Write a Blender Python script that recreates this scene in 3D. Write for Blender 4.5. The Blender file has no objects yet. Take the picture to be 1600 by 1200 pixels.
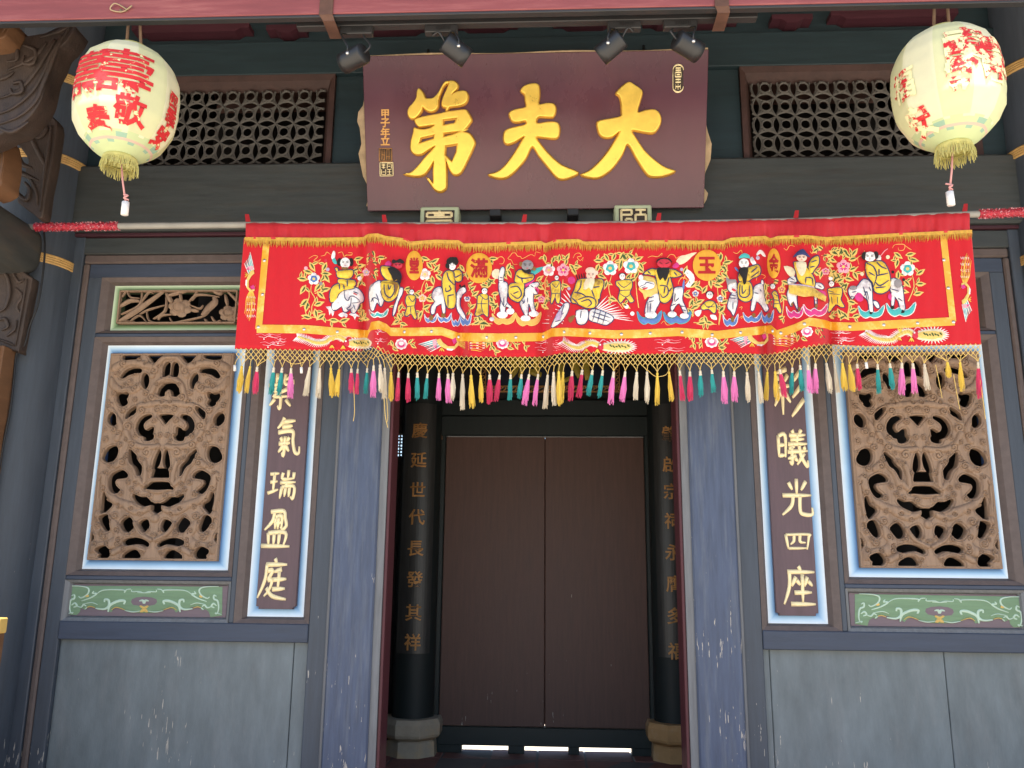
import bpy, bmesh, math, random
import numpy as np
from mathutils import Vector, Matrix
from mathutils.geometry import delaunay_2d_cdt
random.seed(7); rng = np.random.default_rng(7)
scene = bpy.context.scene
COL = scene.collection
R = math.radians

# ------------------------------------------------------------------ camera, sky, sun, exposure
YAW, PITCH, ROLL, XC, FPX = -4.87277961e-02, 2.18272697e-01, 1.04060228e-02, 9.33218961e-02, 1316.308
CAMP = Vector((XC, -4.2, 1.25))
_F = Vector((math.sin(YAW)*math.cos(PITCH), math.cos(YAW)*math.cos(PITCH), math.sin(PITCH)))
_R = Vector((math.cos(YAW), -math.sin(YAW), 0)); _U = _R.cross(_F)
_R, _U = math.cos(ROLL)*_R + math.sin(ROLL)*_U, -math.sin(ROLL)*_R + math.cos(ROLL)*_U
cam = bpy.data.cameras.new('camera'); camo = bpy.data.objects.new('camera', cam); COL.objects.link(camo)
cam.sensor_width = 36; cam.lens = FPX/1600*36; cam.clip_start = .05; cam.clip_end = 500
camo.matrix_world = Matrix(((_R.x, _U.x, -_F.x, CAMP.x), (_R.y, _U.y, -_F.y, CAMP.y), (_R.z, _U.z, -_F.z, CAMP.z), (0, 0, 0, 1)))
scene.camera = camo

SUN_EL, SUN_AZ = R(70), R(188)      # azimuth clockwise from +Y: the sun stands in front of the gate, high
w = bpy.data.worlds.new('World'); scene.world = w; w.use_nodes = True
nt = w.node_tree; bg = nt.nodes['Background']
sk = nt.nodes.new('ShaderNodeTexSky'); sk.sky_type = 'NISHITA'; sk.sun_disc = False
sk.sun_elevation = SUN_EL; sk.sun_rotation = SUN_AZ
nt.links.new(sk.outputs[0], bg.inputs[0]); bg.inputs[1].default_value = .11
sl = bpy.data.lights.new('sun', 'SUN'); sl.energy = 5; sl.angle = R(.5); sl.color = (1, .95, .87)
so = bpy.data.objects.new('sun', sl); COL.objects.link(so)
sd = Vector((math.sin(SUN_AZ)*math.cos(SUN_EL), math.cos(SUN_AZ)*math.cos(SUN_EL), math.sin(SUN_EL)))
so.rotation_euler = sd.to_track_quat('Z', 'Y').to_euler(); so.location = (0, -6, 9)
scene.view_settings.view_transform = 'Standard'; scene.view_settings.look = 'None'
scene.view_settings.gamma = 1; scene.view_settings.exposure = 1.4; scene.view_settings.use_curve_mapping = False
scene.cycles.max_bounces = 8; scene.cycles.use_denoising = True

# ------------------------------------------------------------------ pixel to place
def ray(px, py):
    return _F + _R*((px-800)/FPX) - _U*((py-600)/FPX)
def W(px, py, Y=0.0):
    d = ray(px, py); return CAMP + d*((Y-CAMP.y)/d.y)
def WP(px, py, P0, N):
    d = ray(px, py); return CAMP + d*((P0-CAMP).dot(N)/d.dot(N))

# ------------------------------------------------------------------ materials
def _n(t, k, **kw):
    n = t.nodes.new(k)
    for a, b in kw.items(): setattr(n, a, b)
    return n
def mat(name, col, rough=.6, var=.15, vscale=6, stretch=(1, 1, 1), bump=.0, bscale=40, metal=0, spec=.4, chips=None, sheen=0,
        col2=None, c2scale=3, c2lo=.5, c2hi=.7, translucent=0, attr=None, coat=0):
    m = bpy.data.materials.new(name); m.use_nodes = True; t = m.node_tree
    b = t.nodes['Principled BSDF']; L = t.links.new
    tc = _n(t, 'ShaderNodeTexCoord'); mp = _n(t, 'ShaderNodeMapping'); mp.inputs['Scale'].default_value = stretch
    L(tc.outputs['Object'], mp.inputs[0])
    no = _n(t, 'ShaderNodeTexNoise'); no.inputs['Scale'].default_value = vscale; no.inputs['Detail'].default_value = 6; no.inputs['Roughness'].default_value = .65
    L(mp.outputs[0], no.inputs['Vector'])
    mr = _n(t, 'ShaderNodeMapRange'); mr.inputs[1].default_value = .25; mr.inputs[2].default_value = .75
    mr.inputs[3].default_value = 1-var; mr.inputs[4].default_value = 1+var
    L(no.outputs[0], mr.inputs[0])
    if attr:
        ca = _n(t, 'ShaderNodeVertexColor', layer_name=attr); base = ca.outputs[0]
    else:
        rgb = _n(t, 'ShaderNodeRGB'); rgb.outputs[0].default_value = (*col, 1); base = rgb.outputs[0]
    if col2:
        n2 = _n(t, 'ShaderNodeTexNoise'); n2.inputs['Scale'].default_value = c2scale; n2.inputs['Detail'].default_value = 5; n2.inputs['Roughness'].default_value = .7
        L(mp.outputs[0], n2.inputs['Vector'])
        r2 = _n(t, 'ShaderNodeMapRange'); r2.inputs[1].default_value = c2lo; r2.inputs[2].default_value = c2hi; L(n2.outputs[0], r2.inputs[0])
        mx = _n(t, 'ShaderNodeMix', data_type='RGBA'); L(r2.outputs[0], mx.inputs[0]); L(base, mx.inputs[6]); mx.inputs[7].default_value = (*col2, 1)
        base = mx.outputs[2]
    mul = _n(t, 'ShaderNodeMix', data_type='RGBA', blend_type='MULTIPLY'); mul.inputs[0].default_value = 1
    L(base, mul.inputs[6]); L(mr.outputs[0], mul.inputs[7]); out = mul.outputs[2]
    if chips:                                      # worn flakes: (colour, threshold, scale, vertical reach in metres)
        cc, th, cs, reach = chips
        m2 = _n(t, 'ShaderNodeMapping'); m2.inputs['Scale'].default_value = (1, 1, .12); L(tc.outputs['Object'], m2.inputs[0])
        n3 = _n(t, 'ShaderNodeTexNoise'); n3.inputs['Scale'].default_value = cs; n3.inputs['Detail'].default_value = 3; n3.inputs['Roughness'].default_value = .6
        L(m2.outputs[0], n3.inputs['Vector'])
        n4 = _n(t, 'ShaderNodeTexNoise'); n4.inputs['Scale'].default_value = 3.1; n4.inputs['Detail'].default_value = 2; L(tc.outputs['Object'], n4.inputs['Vector'])
        sx = _n(t, 'ShaderNodeSeparateXYZ'); L(tc.outputs['Object'], sx.inputs[0])
        hz = _n(t, 'ShaderNodeMapRange'); hz.inputs[1].default_value = 0; hz.inputs[2].default_value = reach; hz.inputs[3].default_value = .06; hz.inputs[4].default_value = -.1
        L(sx.outputs[2], hz.inputs[0])
        a1 = _n(t, 'ShaderNodeMath', operation='ADD'); L(n3.outputs[0], a1.inputs[0]); L(hz.outputs[0], a1.inputs[1])
        s4 = _n(t, 'ShaderNodeMapRange'); s4.inputs[1].default_value = .35; s4.inputs[2].default_value = .7; s4.inputs[3].default_value = -.1; s4.inputs[4].default_value = .06
        L(n4.outputs[0], s4.inputs[0])
        a2 = _n(t, 'ShaderNodeMath', operation='ADD'); L(a1.outputs[0], a2.inputs[0]); L(s4.outputs[0], a2.inputs[1])
        gt = _n(t, 'ShaderNodeMapRange'); gt.inputs[1].default_value = th; gt.inputs[2].default_value = th+.015; L(a2.outputs[0], gt.inputs[0])
        mx = _n(t, 'ShaderNodeMix', data_type='RGBA'); L(gt.outputs[0], mx.inputs[0]); L(out, mx.inputs[6]); mx.inputs[7].default_value = (*cc, 1)
        out = mx.outputs[2]
    L(out, b.inputs['Base Color'])
    b.inputs['Roughness'].default_value = rough; b.inputs['Metallic'].default_value = metal
    b.inputs['Specular IOR Level'].default_value = spec
    if sheen: b.inputs['Sheen Weight'].default_value = sheen
    if coat: b.inputs['Coat Weight'].default_value = coat; b.inputs['Coat Roughness'].default_value = .25
    rr = _n(t, 'ShaderNodeMapRange'); rr.inputs[3].default_value = max(.05, rough-.1); rr.inputs[4].default_value = min(1, rough+.12)
    L(no.outputs[0], rr.inputs[0]); L(rr.outputs[0], b.inputs['Roughness'])
    if bump:
        nb = _n(t, 'ShaderNodeTexNoise'); nb.inputs['Scale'].default_value = bscale; nb.inputs['Detail'].default_value = 4; L(mp.outputs[0], nb.inputs['Vector'])
        bp = _n(t, 'ShaderNodeBump'); bp.inputs['Strength'].default_value = bump; bp.inputs['Distance'].default_value = .01
        L(nb.outputs[0], bp.inputs['Height']); L(bp.outputs[0], b.inputs['Normal'])
    if translucent:
        tr = _n(t, 'ShaderNodeBsdfTranslucent'); L(out, tr.inputs[0]); ms = _n(t, 'ShaderNodeMixShader'); ms.inputs[0].default_value = translucent
        L(b.outputs[0], ms.inputs[1]); L(tr.outputs[0], ms.inputs[2]); L(ms.outputs[0], t.nodes['Material Output'].inputs[0])
    return m
M = {}
VS = (14, 14, 1.2)      # grain that runs up a post
HS = (1.2, 14, 14)      # grain that runs along a rail
def defmats():
    CH = (.44, .40, .34)
    M['slate'] = mat('slate_paint', (.052, .065, .084), .48, .2, 3, VS, .12, 30, chips=(CH, .68, 85, 1.6))
    M['slateh'] = mat('slate_paint_rail', (.041, .055, .085), .48, .2, 3, HS, .12, 30)
    M['pilaster'] = mat('slate_paint_post', (.062, .083, .135), .5, .28, 3, VS, .14, 30, chips=(CH, .637, 85, 1.7), col2=(.10, .12, .16), c2scale=2.2)
    M['panel'] = mat('grey_blue_panel', (.140, .166, .174), .6, .26, 2.5, (5, 5, 1.4), .1, 30, chips=(CH, .69, 95, 1.2), col2=(.16, .18, .185), c2scale=1.6)
    M['beamdark'] = mat('dark_grey_beam', (.043, .050, .050), .55, .25, 3, HS, .12, 26, col2=(.045, .046, .042), c2scale=1.4)  # darker, greyer tone for the header and lintel
    M['teal'] = mat('dark_teal_board', (.015, .032, .039), .6, .25, 3, HS, .1, 26)
    M['brownm'] = mat('brown_moulding', (.105, .080, .072), .55, .2, 4, (6, 6, 6), .08, 40)
    M['greym'] = mat('grey_moulding', (.16, .165, .17), .6, .25, 4, VS, .1, 40, chips=(CH, .68, 24, 1.6))
    M['maroon'] = mat('maroon_paint', (.085, .022, .028), .5, .2, 4, VS, .08, 40)
    M['maroond'] = mat('maroon_board', (.050, .012, .020), .6, .3, 4, HS, .08, 40)
    M['liner'] = mat('painted_liner', (1, 1, 1), .6, .06, 8, (1, 1, 1), .04, 60, attr='Col')
    M['wood'] = mat('carved_wood', (.285, .190, .125), .66, .2, 14, (5, 5, .5), .35, 70, col2=(.225, .148, .098), c2scale=3)
    M['woodr'] = mat('dark_carved_wood', (.046, .031, .024), .62, .35, 9, (2, 2, 1), .25, 60, col2=(.035, .026, .022), c2scale=6)
    M['woodo'] = mat('orange_wood', (.145, .072, .034), .6, .3, 6, (1, 1, 3), .15, 40)
    M['lattice'] = mat('grey_lattice', (.105, .098, .088), .7, .25, 12, bump=.1)
    M['redframe'] = mat('red_brown_frame', (.052, .027, .023), .5, .3, 4, (3, 3, 3), .1, 40)
    M['board'] = mat('purple_brown_board', (.105, .066, .074), .5, .18, 3, VS, .14, 30)
    M['gold'] = mat('gold_leaf', (.88, .58, .09), .30, .14, 14, bump=.06, bscale=50, metal=.45, spec=.6)
    M['goldp'] = mat('pale_gold_paint', (.86, .73, .42), .45, .12, 20, metal=.25)
    M['goldrim'] = mat('gold_rim', (.50, .24, .03), .4, .2, 20, metal=.4)
    M['golddim'] = mat('tarnished_gold', (.38, .19, .06), .5, .4, 14, metal=.2)
    M['plaque'] = mat('purple_lacquer', (.092, .028, .040), .28, .12, 2, (2, 1, 1), .03, 60, spec=.6, col2=(.112, .036, .045), c2scale=1.5)
    M['canvas'] = mat('old_canvas', (.38, .28, .17), .9, .25, 12, bump=.3)
    M['pink'] = mat('faded_red_beam', (.235, .062, .066), .6, .22, 2, HS, .08, 30, col2=(.28, .095, .092), c2scale=2)
    M['black'] = mat('black_metal', (.016, .017, .018), .42, .15, 8, spec=.5)
    M['blackp'] = mat('black_plastic', (.030, .031, .033), .45, .1, 8)
    M['rust'] = mat('rusty_strap', (.10, .05, .035), .7, .4, 12, bump=.1)
    M['steel'] = mat('steel', (.6, .6, .6), .3, .1, 20, metal=.9)
    M['bamboo'] = mat('bamboo_hoop', (.55, .34, .12), .55, .25, 20)
    M['pole'] = mat('grey_pole', (.30, .29, .26), .55, .15, 8)
    M['tinsel'] = mat('red_tinsel', (.40, .02, .04), .35, .5, 90, bump=.6, bscale=120, col2=(.75, .45, .5), c2scale=120, c2lo=.58, c2hi=.64)
    M['tinsels'] = mat('silver_red_tinsel', (.7, .35, .38), .3, .3, 40, metal=.5)
    M['door'] = mat('brown_door', (.100, .052, .040), .55, .22, 3, VS, .1, 30, chips=(CH, .725, 80, 1.6))
    M['doorframe'] = mat('dark_green_frame', (.011, .018, .018), .45, .2, 4, VS, .08, 30)
    M['shaft'] = mat('black_column', (.009, .014, .014), .6, .25, 4, VS, .06, 30)
    M['plate'] = mat('dull_black_plate', (.030, .030, .029), .38, .35, 5, VS, .06, 30)
    M['stone'] = mat('sandstone', (.36, .30, .22), .85, .25, 6, bump=.5, bscale=30, col2=(.42, .27, .13), c2scale=3)
    M['stone_glow'] = mat('glow_painted_sandstone', (.42, .24, .10), .85, .25, 6, bump=.5, bscale=30, col2=(.40, .30, .20), c2scale=3)  # warm glow on this base painted into the stone's colour
    M['tile'] = mat('terracotta', (.20, .085, .065), .75, .3, 5, bump=.15, col2=(.10, .05, .045), c2scale=4)
    M['mortar'] = mat('mortar', (.12, .10, .09), .9, .2, 8)
    M['paving'] = mat('granite_paving', (.58, .50, .40), .85, .12, 2, bump=.1)
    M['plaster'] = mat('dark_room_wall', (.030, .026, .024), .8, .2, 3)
    M['roof'] = mat('roof_soffit', (.12, .06, .045), .7, .2, 4, HS)
    M['log'] = mat('dark_log', (.045, .047, .045), .55, .3, 3, (6, 1, 6), .1, 30, col2=(.07, .058, .045), c2scale=2)
    M['redwall'] = mat('flaking_red_wall', (.24, .060, .035), .75, .3, 5, bump=.2, col2=(.36, .22, .13), c2scale=5)
    M['green'] = mat('green_paint', (.155, .255, .145), .6, .15, 5, HS, .06, 50)
    M['mauve'] = mat('mauve_paint', (.16, .12, .135), .6, .15, 5, HS)
    M['palegreen'] = mat('pale_green_paint', (.46, .60, .48), .6, .12, 10)
    M['yellowp'] = mat('yellow_paint', (.62, .42, .12), .55, .15, 10)
    M['greenframe'] = mat('pale_green_edge', (.42, .48, .32), .6, .12, 10)
    M['cable'] = mat('black_cable', (.012, .012, .013), .45, .1, 10)
    M['cord'] = mat('yellow_green_cord', (.55, .62, .10), .5, .1, 10)
    M['blueboard'] = mat('night_blue_board', (.010, .014, .030), .4, .2, 4)
    M['ochre'] = mat('ochre_gilt', (.35, .27, .04), .4, .2, 8)
defmats()

# ------------------------------------------------------------------ mesh helpers
class MB:
    def __init__(s): s.v = []; s.f = []; s.mi = []; s.cur = 0; s.sm = []
    def add(s, vs, fs, smooth=False, mi=None):
        o = len(s.v); s.v += [tuple(p) for p in vs]
        for f in fs: s.f.append(tuple(i+o for i in f)); s.mi.append(s.cur if mi is None else mi); s.sm.append(smooth)
        return o
    def box(s, x0, x1, y0, y1, z0, z1, b=.004, mi=None):
        x0, x1 = min(x0, x1), max(x0, x1); y0, y1 = min(y0, y1), max(y0, y1); z0, z1 = min(z0, z1), max(z0, z1)
        b = min(b, .3*(x1-x0), .3*(y1-y0), .3*(z1-z0))
        # chamfered box: three verts per corner
        vs = []; idx = {}
        for ix, X in enumerate((x0, x1)):
            for iy, Y in enumerate((y0, y1)):
                for iz, Z in enumerate((z0, z1)):
                    sx, sy, sz = (b if ix == 0 else -b), (b if iy == 0 else -b), (b if iz == 0 else -b)
                    idx[ix, iy, iz] = len(vs); vs += [(X, Y+sy, Z+sz), (X+sx, Y, Z+sz), (X+sx, Y+sy, Z)]
        fs = []
        g = lambda a, b_, c, k: idx[a, b_, c]+k
        fs.append((g(0,0,0,0), g(0,0,1,0), g(0,1,1,0), g(0,1,0,0))); fs.append((g(1,0,0,0), g(1,1,0,0), g(1,1,1,0), g(1,0,1,0)))
        fs.append((g(0,0,0,1), g(1,0,0,1), g(1,0,1,1), g(0,0,1,1))); fs.append((g(0,1,0,1), g(0,1,1,1), g(1,1,1,1), g(1,1,0,1)))
        fs.append((g(0,0,0,2), g(0,1,0,2), g(1,1,0,2), g(1,0,0,2))); fs.append((g(0,0,1,2), g(1,0,1,2), g(1,1,1,2), g(0,1,1,2)))
        for a in (0, 1):
            for c in (0, 1):
                fs.append((g(0,a,c,1), g(1,a,c,1), g(1,a,c,2), g(0,a,c,2)))
                fs.append((g(a,0,c,0), g(a,1,c,0), g(a,1,c,2), g(a,0,c,2)))
                fs.append((g(a,c,0,0), g(a,c,1,0), g(a,c,1,1), g(a,c,0,1)))
        for k, i in idx.items(): fs.append((i, i+1, i+2))
        s.add(vs, fs, False, mi)
    def tube(s, pts, r, n=6, mi=None, cap=True, flat=1.0):
        pts = [Vector(p) for p in pts]; rs = r if hasattr(r, '__len__') else [r]*len(pts)
        vs = []; fs = []; up = Vector((0, 0, 1)); prev = None
        for i, p in enumerate(pts):
            t = (pts[min(i+1, len(pts)-1)]-pts[max(i-1, 0)])
            if t.length < 1e-9: t = Vector((0, 0, 1))
            t.normalize()
            a = t.cross(Vector((0, 1, 0))) if prev is None else prev - t*prev.dot(t)
            if a.length < 1e-4: a = t.cross(Vector((1, 0, 0)))
            a.normalize(); prev = a; b = t.cross(a)
            for k in range(n):
                q = 2*math.pi*k/n; vs.append(p+(a*math.cos(q)+b*math.sin(q)*flat)*rs[i])
        for i in range(len(pts)-1):
            for k in range(n): fs.append((i*n+k, i*n+(k+1) % n, (i+1)*n+(k+1) % n, (i+1)*n+k))
        if cap: fs += [tuple(range(n))[::-1], tuple(range((len(pts)-1)*n, len(pts)*n))]
        s.add(vs, fs, n > 4, mi)
    def lathe(s, prof, c=(0, 0, 0), n=24, mi=None, axis=None, sq=1, ph=0):
        vs = []; fs = []
        for (r, z) in prof:
            for k in range(n):
                a = 2*math.pi*k/n+ph; vs.append((c[0]+r*math.cos(a), c[1]+r*math.sin(a), c[2]+z))
        for i in range(len(prof)-1):
            for k in range(n): fs.append((i*n+k, i*n+(k+1) % n, (i+1)*n+(k+1) % n, (i+1)*n+k))
        s.add(vs, fs, n > 8, mi)
    def ring(s, o, i, yo, yi, mi=None):      # mitred moulding: o, i = (x0, x1, z0, z1)
        def c(r, y): return [(r[0], y, r[2]), (r[1], y, r[2]), (r[1], y, r[3]), (r[0], y, r[3])]
        vs = c(o, yo)+c(i, yi); s.add(vs, [(k, (k+1) % 4, 4+(k+1) % 4, 4+k) for k in range(4)], False, mi)
    def build(s, name, mats, parent=None, loc=None):
        me = bpy.data.meshes.new(name); me.from_pydata(s.v, [], s.f)
        mats = mats if isinstance(mats, (list, tuple)) else [mats]
        for m in mats: me.materials.append(M[m] if isinstance(m, str) else m)
        me.polygons.foreach_set('material_index', s.mi); me.polygons.foreach_set('use_smooth', s.sm)
        bm = bmesh.new(); bm.from_mesh(me); bmesh.ops.recalc_face_normals(bm, faces=bm.faces); bm.to_mesh(me); bm.free(); me.update()
        return link(name, me, parent)
def link(name, me, parent=None):
    o = bpy.data.objects.new(name, me); COL.objects.link(o)
    if parent: setp(o, parent)
    return o
def setp(o, parent):
    o.parent = parent
    root = parent
    mw = Matrix.Identity(4)
    while root: mw = root.matrix_basis.copy() @ mw if root.parent is None else mw; root = root.parent
    p = parent
    o.matrix_parent_inverse = world_of(parent).inverted()
def world_of(o):
    if o.parent is None: return o.matrix_basis.copy()
    return world_of(o.parent) @ o.matrix_parent_inverse @ o.matrix_basis
def thing(name, label, cat, loc, group=None):
    o = bpy.data.objects.new(name, None); COL.objects.link(o); o.location = loc; o.empty_display_size = .1
    tag(o, label, cat, group); return o
def tag(o, label, cat, group=None):
    o['label'] = label; o['category'] = cat
    if group: o['group'] = group
    return o
def struct(o): o['kind'] = 'structure'; return o
def box(name, m, parent, x0, x1, y0, y1, z0, z1, b=.004):
    mb = MB(); mb.box(x0, x1, y0, y1, z0, z1, b); return mb.build(name, m, parent)
def copytree(o, parent=None, move=None):
    c = o.copy(); COL.objects.link(c)
    if parent is not None: c.parent = parent
    for ch in [q for q in bpy.data.objects if q.parent == o]: copytree(ch, c)
    return c
def smooth(pts, n=6, closed=False):
    P = [np.array(p, float) for p in pts]; out = []; N = len(P)
    rngi = range(N if closed else N-1)
    for i in rngi:
        p0 = P[(i-1) % N] if (closed or i > 0) else P[0]; p1 = P[i]; p2 = P[(i+1) % N]; p3 = P[(i+2) % N] if (closed or i+2 < N) else P[-1]
        for k in range(n):
            t = k/n
            out.append(.5*((2*p1)+(-p0+p2)*t+(2*p0-5*p1+4*p2-p3)*t*t+(-p0+3*p1-3*p2+p3)*t**3))
    if not closed: out.append(P[-1])
    return out
def curve_fill(name, loops, extrude, bevel, res=1, offset=0):
    """2D loops (first outer, holes after; the filler sorts them out) -> mesh in local x,y with thickness along z"""
    cu = bpy.data.curves.new(name, 'CURVE'); cu.dimensions = '2D'; cu.fill_mode = 'BOTH'; cu.extrude = extrude; cu.bevel_depth = bevel; cu.bevel_resolution = res; cu.offset = offset
    for lp in loops:
        sp = cu.splines.new('POLY'); sp.points.add(len(lp)-1); sp.use_cyclic_u = True
        for q, p in zip(sp.points, lp): q.co = (p[0], p[1], 0, 1)
    o = bpy.data.objects.new(name, cu); COL.objects.link(o); bpy.context.view_layer.update()
    me = bpy.data.meshes.new_from_object(o.evaluated_get(bpy.context.evaluated_depsgraph_get()))
    bpy.data.objects.remove(o); bpy.data.curves.remove(cu); return me
def text_mesh(ch, size, extrude=0, bevel=0, offset=0, res=2):
    cu = bpy.data.curves.new('t', 'FONT'); cu.body = ch; cu.size = size; cu.align_x = 'CENTER'; cu.align_y = 'CENTER'
    cu.extrude = extrude; cu.bevel_depth = bevel; cu.offset = offset; cu.resolution_u = res
    o = bpy.data.objects.new('t', cu); COL.objects.link(o); bpy.context.view_layer.update()
    me = bpy.data.meshes.new_from_object(o.evaluated_get(bpy.context.evaluated_depsgraph_get()))
    bpy.data.objects.remove(o); bpy.data.curves.remove(cu)
    if len(me.vertices):
        co = np.array([v.co[:] for v in me.vertices]); c = (co.max(0)+co.min(0))/2; c[2] = 0
        for v in me.vertices: v.co = v.co-Vector(c)
    return me
def upright(me, origin, ex=Vector((1, 0, 0)), ey=Vector((0, 0, 1)), ez=Vector((0, -1, 0))):
    """place a mesh drawn in local x,y (z = towards the viewer) on a plane"""
    o = Vector(origin)
    for v in me.vertices: c = v.co.copy(); v.co = o+ex*c.x+ey*c.y+ez*c.z
    return me
def setmat(me, *ms):
    me.materials.clear()
    for m in ms: me.materials.append(M[m] if isinstance(m, str) else m)
    for p in me.polygons: p.material_index = min(p.material_index, len(ms)-1)
    return me

# brush strokes: ribbon with a domed section, drawn on any surface through S(x, y, height)
def brush(mb, S, pts, wd, h0=0, dome=.5, mi=None, n=5, taper=(.7, 1, .35), k=None):
    P = smooth(pts, n) if len(pts) > 2 else [np.array(pts[0], float)*(1-t)+np.array(pts[1], float)*t for t in np.linspace(0, 1, 5)]
    N = len(P); vs = []; fs = []
    for i, p in enumerate(P):
        a = P[min(i+1, N-1)]-P[max(i-1, 0)]; l = math.hypot(*a) or 1; nx, ny = -a[1]/l, a[0]/l
        t = i/(N-1); q = taper[0]+(taper[1]-taper[0])*min(1, t/.35) if t < .35 else taper[1] if t < .6 else taper[1]+(taper[2]-taper[1])*((t-.6)/.4)
        r = wd/2*q
        for (e, hh) in ((-1, 0), (-.55, .8), (0, 1), (.55, .8), (1, 0)):
            vs.append(S(p[0]+nx*r*e, p[1]+ny*r*e, h0+dome*hh*(.4+.6*q)))
    for i in range(N-1):
        for j in range(4): fs.append((i*5+j, i*5+j+1, (i+1)*5+j+1, (i+1)*5+j))
    fs += [(4, 3, 2, 1, 0), tuple((N-1)*5+j for j in range(5))]
    mb.add(vs, fs, True, mi)
def patch(mb, S, poly, h0=0, puff=0, step=4.0, mi=None, sm=0, soft=3.0):
    """a padded patch: the outline is filled with a fine triangle net and domed"""
    P = [np.array(p, float) for p in (smooth(poly, sm, True) if sm else poly)]
    n = len(P); A = np.array(P); lo, hi = A.min(0), A.max(0)
    ins = []
    gx = np.arange(lo[0]+step/2, hi[0], step); gy = np.arange(lo[1]+step/2, hi[1], step)
    B = np.roll(A, -1, 0)
    def dist(p):
        d = B-A; t = np.clip(((p-A)*d).sum(1)/np.maximum((d*d).sum(1), 1e-9), 0, 1); q = A+d*t[:, None]
        return np.sqrt(((p-q)**2).sum(1)).min()
    def inside(p):
        c = False; x, y = p
        for i in range(n):
            x1, y1 = A[i]; x2, y2 = B[i]
            if (y1 > y) != (y2 > y) and x < (x2-x1)*(y-y1)/(y2-y1)+x1: c = not c
        return c
    for x in gx:
        for y in gy:
            p = np.array((x, y))
            if inside(p) and dist(p) > step*.4: ins.append(p)
    allp = P+ins
    r = delaunay_2d_cdt([Vector(p) for p in allp], [], [list(range(n))], 1, 1e-6)
    vs = []
    for v in r[0]:
        d = dist(np.array(v[:])); vs.append(S(v[0], v[1], h0+puff*(1-math.exp(-d/soft))))
    mb.add(vs, [tuple(f) for f in r[2]], True, mi)
# ------------------------------------------------------------------ ground, floor
FLZ = .11
gm = MB(); gm.add([(-60, -60, -.32), (60, -60, -.32), (60, 60, -.32), (-60, 60, -.32)], [(0, 1, 2, 3)])
struct(gm.build('ground', 'paving'))
fm = MB(); fm.box(-3.6, 3.6, -1.5, 1.66, -.32, FLZ-.004, .01); floor = struct(fm.build('floor', 'mortar'))
tm = MB(); tm.box(-.145, .145, -.145, .145, -.03, 0, .004); tme = None
for i in range(10):
    for j in range(7):
        if tme is None:
            o = tm.build('floor_tile', 'tile', floor); tme = o.data
        else: o = link('floor_tile', tme, floor)
        o.location = (-1.35+.3*i, -.25+.3*j, FLZ-.002+random.uniform(-.003, .003)); o.rotation_euler = (random.uniform(-.01, .01), random.uniform(-.01, .01), 0)

# ------------------------------------------------------------------ the gate front: columns, posts, rails, mouldings
TF = thing('temple_front', 'dark slate-painted timber temple front with recessed panels and a central doorway', 'building', (0, 0, FLZ))
def prism(mb, poly, y0, y1, mi=None):     # poly in x,z ; extruded along y
    n = len(poly); mb.add([(p[0], y0, p[1]) for p in poly]+[(p[0], y1, p[1]) for p in poly],
        [tuple(range(n)), tuple(range(2*n-1, n-1, -1))]+[(i, (i+1) % n, n+(i+1) % n, n+i) for i in range(n)], False, mi)
def ringcol(name, o, i, y0, y1, cols, parent, y2=None):
    """flat painted border shading from one colour at the outside to another at the inside"""
    me = bpy.data.meshes.new(name); vs = []; fs = []; vc = []; K = len(cols)-1
    for k in range(K+1):
        t = k/K; r = [o[j]+(i[j]-o[j])*t for j in range(4)]; y = y0+(y1-y0)*t
        vs += [(r[0], y, r[2]), (r[1], y, r[2]), (r[1], y, r[3]), (r[0], y, r[3])]; vc += [cols[k]]*4
    for k in range(K):
        for q in range(4): fs.append((k*4+q, k*4+(q+1) % 4, k*4+4+(q+1) % 4, k*4+4+q))
    if y2 is not None:
        b = len(vs); vs += [(p[0], y2, p[2]) for p in vs[K*4:K*4+4]]; vc += [cols[-1]]*4
        for q in range(4): fs.append((K*4+q, K*4+(q+1) % 4, b+(q+1) % 4, b+q))
    me.from_pydata(vs, [], fs); a = me.color_attributes.new('Col', 'FLOAT_COLOR', 'POINT')
    for k, c in enumerate(vc): a.data[k].color = (*c, 1)
    me.materials.append(M['liner']); return link(name, me, parent)
def X(s, a, b): return (a, b) if s > 0 else (-b, -a)
BLUE = [(.74, .81, .85), (.52, .69, .82), (.28, .48, .70), (.12, .25, .48), (.05, .11, .27)]
GRN = [(.55, .66, .48), (.42, .56, .36), (.24, .36, .19), (.12, .20, .10), (.08, .12, .06)]
carved_me = None
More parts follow.
